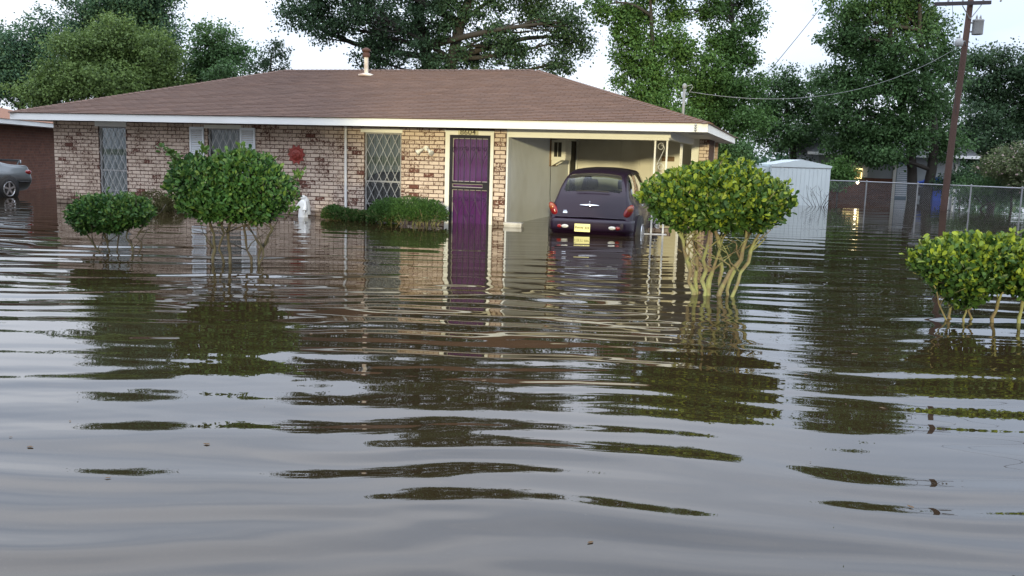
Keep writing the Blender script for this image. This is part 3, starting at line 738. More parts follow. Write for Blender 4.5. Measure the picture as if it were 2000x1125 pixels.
# ------------------------------------------------------------------ cars: a lofted body shell with real glass openings
def catmull(P, per):
    P = np.array(P, dtype=float); n = len(P); out = []; par = []
    for i in range(n-1):
        p0, p1, p2, p3 = P[max(i-1, 0)], P[i], P[i+1], P[min(i+2, n-1)]
        for k in range(per):
            s = k/per; out.append(.5*((2*p1) + (p2-p0)*s + (2*p0-5*p1+4*p2-p3)*s*s + (3*p1-p0-3*p2+p3)*s**3)); par.append(i + s)
    out.append(P[-1]); par.append(n-1.0)
    return np.array(out), np.array(par)
def car_shell(stations, root, paint_m, wins, panels=(), per=8, rper=5):
    ST, sp = catmull(stations, per)
    rows = []
    for (y, zb, zm, zbelt, zt, wl, wm, wb, wt_) in ST:
        dz = max(zt - zbelt, .02)
        ring = [(0, zb), (.8*wl, zb), (wl, zb + .06), (wm, zm), (wm*.985, (zm + zbelt)/2), (wb, zbelt), (wb*.52 + wt_*.48 + .02*min(1, dz*3), zbelt + dz*.5), (wt_*1.03, zt - .14*dz), (wt_*.83, zt - .035*min(1, dz*4)), (wt_*.42, zt - .006), (0, zt)]
        rr, rp = catmull(ring, rper); rows.append([(x, y, z_) for x, z_ in rr])
    V = np.array(rows); ns, nr = V.shape[:2]
    def mirror(x): return x * np.array([-1, 1, 1])
    groups = {}
    for i in range(ns-1):
        for j in range(nr-1):
            a, b = (sp[i] + sp[i+1])/2, (rp[j] + rp[j+1])/2
            key = 'body'
            for (nm, s0, s1, r0, r1, cr, both) in wins + list(panels):
                if s0 < a < s1 and r0 < b < r1:
                    du = min(a - s0, s1 - a); dv = (b - r0) if both else min(b - r0, r1 - b)
                    if cr and du < cr and dv < cr*1.4 and (1 - du/cr)**2 + (1 - dv/(cr*1.4))**2 > 1: continue
                    key = nm; break
            groups.setdefault(key, []).append((i, j))
    for key, fl_ in groups.items():
        base = key.split('|')[0]
        for side in ((1, -1) if '|' in key and key.split('|')[1] == 'pair' else (0,)):
            mb = MB(); ids = {}
            def vid(i, j, sgn):
                k = (i, j, sgn if j not in (0, nr-1) else 0)
                if k not in ids:
                    p_ = V[i, j].copy(); p_[0] *= sgn; ids[k] = len(mb.v); mb.v.append(tuple(p_))
                return ids[k]
            for (i, j) in fl_:
                if side in (0, 1): mb.f.append((vid(i, j, 1), vid(i, j+1, 1), vid(i+1, j+1, 1), vid(i+1, j, 1)))
                if side in (0, -1): mb.f.append((vid(i, j, -1), vid(i+1, j, -1), vid(i+1, j+1, -1), vid(i, j+1, -1)))
            if base == 'body':
                for i in (0, ns-1):
                    mb.f.append(tuple([vid(i, j, 1) for j in range(nr)] + [vid(i, j, -1) for j in range(nr-2, 0, -1)]))
            mb.build(base, paint_m if base in ('body', 'tailgate', 'boot_lid') else M['car_glass'], root, True)
    return V, sp, rp
def wheel(root, x, y, r=.31, w=.2):
    q = MB(); sg = 1 if x > 0 else -1
    prof = [(r*.62, -w/2), (r*.95, -w/2), (r, -w*.3), (r, w*.3), (r*.95, w/2), (r*.62, w/2)]
    q.lathe(prof, (0, 0, 0), 28); q.xform(Matrix.Rotation(R(90), 4, 'Y')); o = q.build('wheel', M['rubber'], root, True, (x, y, r))
    q = MB(); q.lathe([(r*1.17, -w*.5), (r*1.17, w*.42), (r*.9, w*.44)], (0, 0, 0), 28); q.xform(Matrix.Rotation(R(90*sg), 4, 'Y')); q.build('wheel_arch', M['rubber'], root, True, (x, y, r))
    q = MB(); q.tube([(r*.6*math.cos(k*.3142), r*.6*math.sin(k*.3142), w*.53) for k in range(21)], .016, 6); q.lathe([(.05, w*.505), (.05, w*.56), (.03, w*.58)], (0, 0, 0), 12)
    for k in range(5):
        a = 2*math.pi*k/5; c, s_ = math.cos(a), math.sin(a)
        st0 = len(q.v); q.box(.02, r*.6, -.026, .026, w*.515, w*.57); q.xform(Matrix.Rotation(a, 4, 'Z'), st0)
    q.xform(Matrix.Rotation(R(90*sg), 4, 'Y')); q.build('rim', M['rim'], o, False)
def rbox(q, x0, x1, y0, y1, z0, z1, e=.03):
    q.lathe([(0.0001, z0), ((x1-x0)*.45, z0), ((x1-x0)*.5, z0+e), ((x1-x0)*.5, z1-e), ((x1-x0)*.42, z1), (.0001, z1)], ((x0+x1)/2, (y0+y1)/2, 0), 12, 1.0, (y1-y0)/(x1-x0))
car = hthing('hatchback_car', 2.09, -1.17, -.30, 'dark purple retro hatchback parked in the flooded carport', 'car')
PT = [(.05, .36, .46, .56, .63, .70, .785, .77, .66), (.09, .3, .48, .64, .78, .74, .81, .77, .65), (.15, .25, .5, .80, .97, .77, .83, .76, .635), (.22, .22, .52, .94, 1.12, .78, .84, .745, .625),
      (.36, .2, .54, 1.0, 1.33, .78, .845, .735, .595), (.54, .2, .55, 1.02, 1.485, .78, .85, .73, .565), (.85, .2, .55, 1.03, 1.57, .78, .85, .73, .56), (1.35, .2, .55, 1.02, 1.605, .78, .845, .73, .57),
      (1.95, .2, .55, 1.0, 1.6, .78, .84, .73, .57), (2.4, .2, .55, .98, 1.54, .78, .83, .72, .56), (2.8, .2, .55, .97, 1.27, .78, .81, .7, .58), (3.05, .2, .55, .96, 1.06, .76, .78, .66, .56),
      (3.6, .2, .55, .86, .97, .7, .72, .5, .4), (4.05, .22, .52, .74, .84, .6, .62, .38, .28), (4.22, .3, .5, .6, .7, .45, .46, .28, .18)]
car_shell(PT, car, M['plum'], [('rear_window', 3.12, 4.95, 7.55, 10.0, .3, True), ('side_window|pair', 5.2, 6.9, 5.25, 6.75, .25, False), ('side_window_front|pair', 7.02, 8.9, 5.25, 6.75, .25, False), ('windscreen', 9.1, 10.9, 7.5, 10.0, .25, True)],
          [('tailgate', .3, 3.0, 7.25, 10.0, .5, True)])
# bumper
q = MB(); n = 28; sec = [(.0, .36), (.035, .37), (.05, .42), (.05, .53), (.035, .58), (-.02, .60), (-.09, .595), (-.09, .36)]
for k in range(n+1):
    s_ = -1 + 2*k/n; x = .855*math.sin(s_*math.pi/2*.98) if abs(s_) < 1 else .855*s_
    y = .34*max(0, abs(s_) - .55)**1.6*3.4
    for (dy, zz) in sec: q.v.append((x*(1 + .05*dy), y - dy, zz))
m = len(sec)
for k in range(n):
    for j in range(m): q.f.append((k*m+j, (k+1)*m+j, (k+1)*m+(j+1) % m, k*m+(j+1) % m))
q.f.append(tuple(range(m))[::-1]); q.f.append(tuple(n*m+j for j in range(m)))
bmp = q.build('bumper', M['plum'], car, True)
for sg in (-1, 1):
    q = MB(); q.ell((sg*.58, -.045, .445), (.052, .02, .036), 16, 8); q.build('reflector', M['red_lens'], bmp, True)
    q = MB(); q.ell((sg*.47, -.05, .445), (.075, .02, .036), 16, 8); q.build('reverse_lamp', M['clear_lens'], bmp, True)
    # tail lamps: teardrops on the rear fenders
    q = MB(); q.ell((0, 0, 0), (.078, .082, .168), 18, 12); tl_ = q.build('tail_lamp', M['red_lens'], car, True, (sg*.745, .125, .755)); tl_.rotation_euler = (R(-12), R(sg*30), R(sg*-22))
    q = MB(); q.ell((sg*.004, -.016, .06), (.066, .073, .09), 16, 10); q.build('indicator_lens', M['orange_lens'], tl_, True)
    for yy, zz, ry, rz_ in ((.66, .42, .56, .42), (3.35, .42, .5, .4)):
        q = MB(); q.ell((0, 0, 0), (.17, ry, rz_), 24, 14); fd = q.build('fender', M['plum'], car, True, (sg*(.715 if yy < 1 else .68), yy, zz))
    wheel(car, sg*.835, .74); wheel(car, sg*.79, 3.35)
    # mirrors and handles
    q = MB(); q.ell((sg*.92, 2.35, 1.03), (.09, .05, .07), 12, 8); q.build('door_mirror', M['plum'], car, True)
    for yy in (1.05, 1.9): q = MB(); q.tube([(sg*.856, yy, .86), (sg*.875, yy + .05, .865), (sg*.856, yy + .16, .86)], .014, 8); q.build('door_handle', M['chrome'], car, True)
    q = MB(); rbox(q, sg*.34 - .24, sg*.34 + .24, 1.75, 1.95, .5, 1.1, .06); seat = q.build('front_seat', M['seat'], car, True)
    q = MB(); rbox(q, sg*.34 - .13, sg*.34 + .13, 1.74, 1.86, 1.14, 1.34, .05); q.build('headrest', M['seat'], seat, True)
q = MB(); q.box(-.6, .6, .85, 1.05, .5, 1.08); q.box(-.6, .6, .3, .86, .5, .98); q.build('rear_bench', M['seat'], car)
q = MB(); q.box(-.62, .62, 2.75, 3.0, .5, 1.02); q.build('dashboard', M['seat'], car)
q = MB(); q.tube([(0, 2.35, 1.5), (0, 2.33, 1.44)], .01, 6); q.ell((0, 2.32, 1.42), (.12, .02, .035), 12, 6); q.build('rear_view_mirror', M['seat'], car, True)
q = MB(); q.box(-.155, .155, -.075, -.068, .35, .505); pl = q.build('licence_plate', M['plate_lit_yellow'], car)
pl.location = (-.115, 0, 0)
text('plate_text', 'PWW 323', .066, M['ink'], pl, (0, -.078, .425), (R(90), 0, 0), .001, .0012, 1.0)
q = MB(); wing = [(-.19, .004), (-.12, .012), (-.05, .018), (.05, .018), (.12, .012), (.19, .004), (.19, -.002), (.05, -.012), (-.05, -.012), (-.19, -.002)]
q.prism(wing, -.006, .006); q.ell((0, -.004, 0), (.05, .014, .028), 18, 10); em = q.build('winged_badge', M['chrome'], car, False, (-.02, .075, .865)); em.rotation_euler = (R(-22), 0, 0)
q = MB(); q.ell((0, 0, 0), (.013, .01, .013), 10, 6); q.build('lock', M['chrome'], car, True, (-.02, .092, .925))
q = MB(); q.box(-.045, .045, -.003, .003, -.016, .016); q.box(-.04, .03, -.002, .002, .03, .042); q.build('model_badge', M['chrome'], car, False, (-.5, .062, .71)).rotation_euler = (R(-18), 0, R(-6))
q = MB(); q.tube([(-.32, .17, 1.135), (0, .158, 1.15), (.34, .17, 1.135)], .012, 6); q.build('wiper', M['rubber'], car, True)

# neighbour's carport house on the left
nb = empty('neighbour_house', (-13.95, 23.3, 0), R(10.4), label='dark red brick house with orange roof at the left edge', cat='house')
q = MB(); q.box(-9.5, -.55, 2.95, 9, -.5, 2.0); q.box(-9.5, -4.6, .3, 2.95, -.5, 2.0); q.build('wall', M['brick_red'], nb)
q = MB(); q.box(-4.6, -4.5, .3, 2.95, -.5, 2.0); q.box(-9.5, -9.4, .3, 9, -.5, 2.0); q.build('carport_wall', M['brick_red'], nb)
q = MB(); q.box(0, .03, -.2, 9.6, 2.0, 2.13); q.build('fascia', M['white_trim'], nb)
q = MB(); q.box(-10, 0, -.23, -.2, 2.0, 2.13); q.build('fascia', M['white_trim'], nb)
q = MB(); q.box(-10, 0, -.2, 9.6, 2.0, 2.02); q.build('soffit', M['soffit'], nb)
q = MB().add([(.06, -.26, 2.135), (.06, 9.66, 2.135), (-10.06, 9.66, 2.135), (-10.06, -.26, 2.135), (-5, 4.0, 3.35), (-5, 5.4, 3.35)], [(0, 1, 5, 4), (1, 2, 5), (2, 3, 4, 5), (3, 0, 4), (3, 2, 1, 0)])
q.build('roof', M['shingle_orange'], nb)
sed = empty('saloon_car', (-14.4, 25.74, -.1), R(166.4), label='silver grey saloon car with rear spoiler at the left edge', cat='car')
SD = [(.04, .42, .5, .6, .66, .66, .74, .7, .62), (.1, .32, .52, .74, .86, .72, .82, .76, .66), (.2, .26, .54, .84, .96, .74, .85, .78, .7), (.75, .22, .55, .88, 1.0, .76, .87, .78, .68), (1.1, .2, .55, .9, 1.1, .76, .87, .76, .62),
      (1.55, .2, .55, .92, 1.33, .76, .87, .75, .55), (2.1, .2, .55, .92, 1.4, .76, .87, .75, .54), (2.7, .2, .55, .91, 1.35, .76, .87, .75, .55), (3.3, .2, .55, .9, 1.05, .76, .86, .75, .66), (3.9, .2, .54, .82, .94, .74, .85, .74, .6), (4.5, .26, .5, .7, .8, .66, .76, .66, .5), (4.7, .36, .46, .56, .62, .5, .6, .5, .4)]
car_shell(SD, sed, M['silver'], [('rear_window', 4.1, 4.95, 7.4, 10.0, .2, True), ('side_window|pair', 4.6, 5.9, 5.25, 6.75, .2, False), ('side_window_front|pair', 6.05, 7.6, 5.25, 6.75, .2, False), ('windscreen', 7.1, 7.95, 7.4, 10.0, .2, True)])
for sg in (-1, 1):
    wheel(sed, sg*.81, 1.02, .32); wheel(sed, sg*.81, 3.7, .32)
    q = MB(); q.ell((sg*.62, .1, .78), (.17, .06, .075), 14, 8); q.build('tail_lamp', M['red_lens'], sed, True)
    q = MB(); q.tube([(sg*.55, .3, .97), (sg*.56, .25, 1.07)], .02, 6); q.build('spoiler_stay', M['silver'], sed)
for sg in (-1, 1):
    q = MB(); q.tube([(sg*.80, .13, .5), (sg*.868, .3, .5), (sg*.885, .62, .5)], .022, 6); q.build('bumper_strip', M['rubber'], sed, True)
    q = MB(); q.tube([(sg*.885, 1.42, .52), (sg*.89, 2.4, .52), (sg*.885, 3.3, .52)], .022, 6); q.build('side_moulding', M['rubber'], sed, True)
    q = MB(); q.ell((sg*.80, .2, .76), (.05, .13, .07), 14, 8); q.build('side_lamp', M['red_lens'], sed, True)
    q = MB(); q.box(sg*.8 - .06, sg*.8 + .06, 1.45, 3.25, .16, .3); q.build('sill', M['rubber'], sed)
q = MB(); q.tube([(-.68, .32, 1.0), (-.6, .24, 1.075), (0, .2, 1.085), (.6, .24, 1.075), (.68, .32, 1.0)], [.02, .03, .032, .03, .02], 8); q.build('spoiler', M['silver'], sed, True)
TREES={
 'left_back':(-26.53,62,[(-26.7,62,10.48,2.7,2.52),(-29.1,63,9.22,2.01,2.75),(-24.4,61,11.03,2.13,2.13),(-25.75,62,13.46,2.52,2.16),(-24.98,64,8.43,1.49,2.6),(-28.7,64,13.46,1.86,1.86),(-27.01,62,6.46,2.52,1.8)]),
 'left_front':(-21.22,48,[(-21.25,48,7.0,1.4,1.26),(-21.76,47,5.97,1.64,1.37),(-20.78,49,6.09,1.71,1.57),(-18.76,48,5.91,1.26,1.67),(-22.85,47,4.92,1.64,1.09),(-20.76,47,4.59,2.46,1.09),(-18.52,48,4.74,1.26,0.98),(-23.69,46,3.93,1.87,0.67)]),
 'left_dark':(-29.99,56,[(-30.61,56,6.71,1.63,1.63),(-29.52,57,7.78,1.49,1.82),(-28.14,56,6.17,1.3,1.63),(-31.04,55,5.4,1.6,1.6),(-32.76,56,7.26,1.63,1.95),(-29.75,56,5.06,1.95,1.3),(-33.21,56,4.81,1.95,1.3)]),
 'left_mid':(-16.44,50,[(-16.87,50,7.25,1.1,1.1),(-15.63,50,6.61,0.99,1.22),(-17.37,51,6.12,1.25,1.13),(-15.34,49,5.44,1.14,0.8),(-17.75,50,5.33,0.87,0.73)]),
 'sparse':(-11.31,42,[(-11.26,42,6.13,0.63,0.39),(-11.62,42,5.53,0.68,0.44),(-10.75,42,5.84,0.44,0.39),(-11.97,42,5.13,0.54,0.34),(-10.92,42,5.27,0.49,0.29)]),
 'oak':(-3.77,40,[(-9.71,40,7.48,1.21,0.79),(-8.28,40,6.98,1.28,0.93),(-6.78,39,7.4,1.36,1.13),(-5.76,41,6.86,1.43,1.19),(-6.28,40,5.64,1.16,0.81),(-4.3,40,7.2,1.4,1.4),(-3.52,39,5.6,1.25,0.91),(-2.54,40,7.67,1.4,1.16),(-1.89,41,5.98,1.07,0.95),(-0.74,39,6.73,0.79,1.02),(-0.06,40,5.81,1.05,0.7),(0.78,41,8.03,1.19,0.95),(1.88,40,7.26,1.05,0.93),(2.69,40,6.53,0.74,0.74),(1.94,40,5.65,0.88,0.58),(1.51,41,6.51,0.52,0.52),(-8.28,40,8.79,1.63,1.16),(-6.23,41,9.47,1.91,1.43),(-3.37,39,9.35,1.81,1.36),(-1.04,40,9.2,1.86,1.4),(1.18,41,9.45,1.67,1.19),(-4.79,40,10.98,1.86,1.28),(-2.4,40,11.26,1.86,1.28),(-0.21,41,10.92,1.43,1.19),(-3.5,40,12.47,1.4,1.05)]),
 'tallow_a':(5.96,38,[(3.33,38,7.68,0.66,0.55),(4.09,38,7.13,0.66,0.62),(5.04,39,7.72,0.68,0.79),(4.65,38,6.44,0.71,0.77),(4.27,38,5.6,0.49,0.66),(5.19,37,5.42,0.97,0.86),(5.9,38,4.62,1.1,0.88),(5.2,38,3.87,0.99,0.88),(6.02,38,6.37,0.77,0.77),(6.01,37,3.33,1.29,0.86),(4.21,38,4.57,0.35,0.31),(4.8,38,3.34,0.77,0.55),(5.69,38,8.59,0.99,0.88),(4.62,38,9.36,1.1,0.88),(6.49,38,9.21,0.88,0.88)]),
 'tallow_b':(9.08,39,[(6.54,39,7.76,0.63,0.68),(6.75,39,5.99,0.77,0.91),(8.26,39,7.81,0.63,0.79),(9.45,40,8.21,0.81,0.7),(9.8,39,7.23,0.57,0.5),(8.55,39,6.57,1.02,0.79),(9.34,39,5.96,0.91,0.73),(8.19,38,5.2,0.99,0.88),(9.33,39,4.47,1.13,0.91),(8.05,39,4.01,1.02,1.02),(9.16,38,3.25,1.33,0.88),(7.57,39,4.85,0.63,0.91),(9.34,39,9.29,1.02,0.91),(8.13,39,9.87,1.13,1.02)]),
 'right_mid':(13.95,46,[(13.53,46,5.59,1.2,0.8),(12.83,46,4.56,1.12,1.07),(14.38,46,4.48,1.2,1.2),(12.41,46,3.29,1.07,1.07),(13.55,45,2.91,1.57,1.05),(15.38,46,3.24,1.07,1.2),(12.35,47,4.22,0.68,0.82),(15.41,47,5.47,0.68,0.82)]),
 'right_big':(18.76,42,[(14.9,42,8.46,1.03,0.98),(16.47,42,8.95,1.22,1.1),(17.92,42,8.32,0.98,0.98),(14.54,42,7.11,0.85,0.98),(16.33,43,7.05,1.37,1.12),(17.18,41,6.61,1.19,1.19),(18.67,42,7.67,0.73,0.73),(14.9,42,5.53,1.1,1.1),(16.18,41,5.03,1.31,1.19),(18.23,42,4.93,1.34,1.1),(19.4,42,6.11,0.85,0.98),(14.8,42,3.92,0.98,1.1),(16.26,42,3.26,1.34,1.1),(17.49,41,3.15,1.31,1.07),(15.4,42,2.31,1.1,0.73),(16.43,41,2.1,1.19,0.52),(19.93,43,4.34,1.0,1.12),(19.84,42,2.78,0.85,0.98),(15.67,42,10.26,1.46,1.1),(17.29,42,10.09,1.46,1.1),(16.47,42,11.6,1.34,0.98)]),
 'right_far':(24.83,47,[(24.04,47,6.85,0.96,0.96),(25.22,47,6.76,1.09,0.96),(23.25,47,5.68,1.04,1.09),(24.87,47,5.22,1.23,1.23),(26.2,47,4.99,1.09,1.37),(23.19,46,3.84,1.2,1.2),(25.45,47,3.42,1.37,1.09),(23.73,47,2.2,1.15,0.76),(26.81,47,6.55,1.37,1.64),(27.63,47,4.0,1.64,1.91),(23.1,47,7.08,0.55,0.55)]),
}
SHRUBS={
 'myrtle':(18.73,34,[(18.69,34,2.03,0.83,0.43),(17.8,33.5,1.63,0.62,0.39),(19.39,34,1.77,0.99,0.69),(18.78,34,1.28,0.99,0.43)]),
 'side_shrub':(7.57,31,[(7.28,31,1.88,0.63,0.5),(7.81,31.5,1.81,0.48,0.51),(6.95,31,1.53,0.5,0.5),(7.58,31,1.28,0.65,0.54),(6.82,31,2.21,0.32,0.22)]),
 'house_shrub':(13.91,39,[(13.93,39,1.37,0.5,0.45),(14.29,39,1.05,0.36,0.32),(13.7,39,0.92,0.45,0.57)]),
 'fence_weed':(17.84,34.5,[(17.84,34.5,0.79,0.8,0.52),(18.62,34.5,0.74,0.8,0.48),(17.16,34.5,0.7,0.5,0.44),(19.19,34.5,0.89,0.6,0.52)]),
 'back_weed':(20.16,41,[(20.22,41,1.17,0.62,0.52),(21.01,41,1.31,0.67,0.57),(21.83,41,1.22,0.67,0.57),(19.56,41,0.81,0.43,0.38)]),
}
# ------------------------------------------------------------------ foliage
def rand_unit(n, g):
    v = g.normal(size=(n, 3)); return v / np.linalg.norm(v, axis=1, keepdims=True)
def leaf_geo(P, L, Wd, D, N, shape='rhomb'):
    """P base points, L lengths, Wd half widths, D leaf axis, N approximate normals"""
    D = D / np.linalg.norm(D, axis=1, keepdims=True)
    X = np.cross(D, N); X /= np.linalg.norm(X, axis=1, keepdims=True) + 1e-9
    Nn = np.cross(X, D)
    L = L[:, None]; Wd = Wd[:, None]
    if shape == 'rhomb':
        V = np.stack([P, P + D*L*.5 + X*Wd + Nn*Wd*.25, P + D*L, P + D*L*.5 - X*Wd + Nn*Wd*.25], 1)
        k = len(P); F = np.arange(4*k).reshape(k, 4)
    else:
        V = np.stack([P, P + D*L*.4 + X*Wd*.8 + Nn*Wd*.3, P + D*L*.78 + X*Wd*.85 + Nn*Wd*.28, P + D*L - Nn*L*.06, P + D*L*.78 - X*Wd*.85 + Nn*Wd*.28, P + D*L*.4 - X*Wd*.8 + Nn*Wd*.3], 1)
        k = len(P); b = 6*np.arange(k)[:, None]; F = np.concatenate([b + np.array([[0, 1, 2, 3]]), b + np.array([[0, 3, 4, 5]])])
    return V.reshape(-1, 3), F
def bez(a, b, sag, g, n=5):
    a, b = Vector(a), Vector(b); d = (b - a).length; out = []
    off = Vector(g.normal(size=3))*d*.07
    for i in range(n+1):
        s = i/n; q = a.lerp(b, s); q += off*math.sin(math.pi*s); q.z += sag*math.sin(math.pi*s); out.append(q)
    return out
def make_tree(name, tab, mat, label, cat='tree', group=None, leaf=.15, clump=.34, per=46, dens=9.0, seed=1, zbase=-.3, trunk_r=.2, vr=None, droop=.25, flowers=0.0, split=1, barkm='bark', crown_name='crown', hole=0.0, tpos=None):
    bx, by, lobes = tab
    g = np.random.default_rng(seed)
    root = empty(name, (bx, by, 0), 0, label=label, cat=cat, group=group)
    base = np.array([bx, by, 0.0]); Pc = []; Ln = []; lob_c = []
    tw = MB()
    cz = [l[2] - l[4] for l in lobes]; zfork = max(.5, min(cz) + .35*(max(cz) - min(cz))) if len(lobes) > 5 else max(.1, min(cz))
    top = max(l[2] for l in lobes)
    forks = []
    for s_ in range(split):
        ox = (s_ - (split-1)/2)*trunk_r*2.2
        tx = float(np.mean([l[0] for l in lobes])) - bx
        pth = bez((ox, 0, zbase), (ox*2.5 + tx*.35, g.normal()*.2, zfork), 0, g, 6); tw.tube(pth, list(np.linspace(trunk_r, trunk_r*.72, 7)), 9)
        pth2 = bez(pth[-1], (ox*3 + tx*.9, g.normal()*.3, top - .4), 0, g, 6); tw.tube(pth2, list(np.linspace(trunk_r*.72, .03, 7)), 7)
        forks.append(pth + pth2)
    for (x, y, z, rx, rz) in lobes:
        ry = .5*(rx + rz)*1.1; c = np.array([x - bx, y - by + g.normal()*ry*.25, z])
        # limb from the trunk to the lobe
        fk = forks[int(g.integers(split))]; cand = [q for q in fk if q.z < c[2] - .1*abs(c[0]) - .1] or [fk[0]]
        a = min(cand, key=lambda q: (Vector(c) - q).length + max(0, (q.z - c[2]))*2)
        ln = (Vector(c) - a).length; r0 = min(trunk_r*.5, .022*ln + .02)
        lp = bez(a, c, .06*ln, g, 6); tw.tube(lp, list(np.linspace(r0, r0*.3, 7)), 6)
        n = max(6, int(dens*rx*rz*4))
        d = rand_unit(n, g); rr = g.random(n)**.45*(1 + .22*g.normal(size=n)*.6)
        cl = c + d*rr[:, None]*np.array([rx, ry, rz])
        if hole: cl = cl[g.random(n) > hole]
        for q in cl:
            if g.random() < .55:
                s0 = lp[int(g.integers(3, 7))]; tw.tube(bez(s0, q, .0, g, 3), [r0*.26 + .006, r0*.2 + .004, .008, .005], 3, False)
        k = int(per*1.6)
        cr = clump*(.65 + .7*g.random(len(cl)))
        off = g.normal(size=(len(cl), k, 3))*np.array([1.0, 1.0, .72])*cr[:, None, None]*.6
        Pc.append((cl[:, None, :] + off).reshape(-1, 3)); Ln.append((off + d[:len(cl), None, :]*cr[:, None, None]*.5).reshape(-1, 3))
    P = np.concatenate(Pc); N0 = np.concatenate(Ln)
    keep = P[:, 2] > .02; P, N0 = P[keep], N0[keep]
    n = len(P); N0 = N0/(np.linalg.norm(N0, axis=1, keepdims=True) + 1e-6)
    Nn = N0*.8 + rand_unit(n, g)*.9 + np.array([0, 0, .5]); D = rand_unit(n, g) + N0*.7 + np.array([0, 0, -droop*2])
    sz = leaf*.8*(.55 + .9*g.random(n))
    V, F = leaf_geo(P, sz, sz*.33, D, Nn)
    age = np.repeat((g.random(n) < flowers).astype(np.float32), 4) if flowers else None
    link(crown_name, npmesh(crown_name, V, F, mat, False, ('age', age) if flowers else None), root)
    tw.build('trunk', M[barkm], root, True)
    return root
TR = TREES; GB = 'trees behind the brick house'
make_tree('broadleaf_tree', TR['left_back'], M['leaf_blue'], 'tall dark tree rising behind the lighter trees at upper left', group=GB, leaf=.2, clump=.5, per=50, dens=7, seed=11, trunk_r=.3)
make_tree('broadleaf_tree', TR['left_front'], M['leaf_yellow'], 'yellow-green bushy tree above the left end of the roof', group=GB, leaf=.17, clump=.4, per=52, dens=9, seed=12)
make_tree('broadleaf_tree', TR['left_dark'], M['leaf_blue'], 'dark tree at the far left edge above the orange roof', group=GB, leaf=.19, clump=.45, per=48, dens=7, seed=13)
make_tree('broadleaf_tree', TR['left_mid'], M['leaf_green'], 'rounded mid-green tree left of the roof ridge', group=GB, leaf=.17, clump=.38, per=50, dens=9, seed=14)
make_tree('sapling_tree', TR['sparse'], M['leaf_oak'], 'small sparse see-through tree beside the left end of the ridge', group=GB, leaf=.12, clump=.2, per=22, dens=16, seed=15, trunk_r=.07)
make_tree('oak_tree', TR['oak'], M['leaf_oak'], 'large spreading oak with dark limbs behind the roof ridge', group=GB, leaf=.14, clump=.34, per=56, dens=9, seed=16, trunk_r=.32, split=2, hole=.08)
make_tree('broadleaf_tree', TR['tallow_a'], M['leaf_bright'], 'tall fresh-green tree with stacked clumps right of the oak', group=GB, leaf=.14, clump=.3, per=56, dens=12, seed=17, trunk_r=.2)
make_tree('broadleaf_tree', TR['tallow_b'], M['leaf_bright'], 'tall fresh-green tree behind the service mast', group=GB, leaf=.14, clump=.3, per=56, dens=12, seed=18, trunk_r=.2)
GR = 'trees beyond the fence'
make_tree('broadleaf_tree', TR['right_mid'], M['leaf_green'], 'lower feathery tree above the pale blue shed', group=GR, leaf=.16, clump=.38, per=46, dens=8, seed=19)
make_tree('broadleaf_tree', TR['right_big'], M['leaf_green'], 'big dark tree with forked trunk just left of the utility pole', group=GR, leaf=.16, clump=.36, per=54, dens=10, seed=20, trunk_r=.24, split=2)
make_tree('broadleaf_tree', TR['right_far'], M['leaf_oak'], 'dark tree to the right of the utility pole', group=GR, leaf=.17, clump=.4, per=50, dens=8, seed=22)
SH = SHRUBS
make_tree('crape_myrtle', SH['myrtle'], M['flower'], 'pale flowering shrub behind the fence at the right edge', 'shrub', leaf=.1, clump=.2, per=40, dens=40, seed=23, trunk_r=.05, flowers=.06)
make_tree('shrub', SH['side_shrub'], M['leaf_green'], 'dark feathery shrub at the right end of the house', 'shrub', leaf=.12, clump=.24, per=46, dens=30, seed=24, trunk_r=.06)
make_tree('shrub', SH['house_shrub'], M['leaf_bright'], 'green shrub between the shed and the lit window', 'shrub', leaf=.13, clump=.22, per=46, dens=36, seed=25, trunk_r=.05)
make_tree('shrub', SH['back_weed'], M['leaf_oak'], 'grey-green shrubs screening the right end of the distant house', 'shrub', leaf=.12, clump=.24, per=40, dens=26, seed=27, trunk_r=.04)
make_tree('shrub', SH['fence_weed'], M['leaf_green'], 'low weedy growth behind the fence right of the pole', 'shrub', leaf=.1, clump=.2, per=36, dens=26, seed=26, trunk_r=.04)

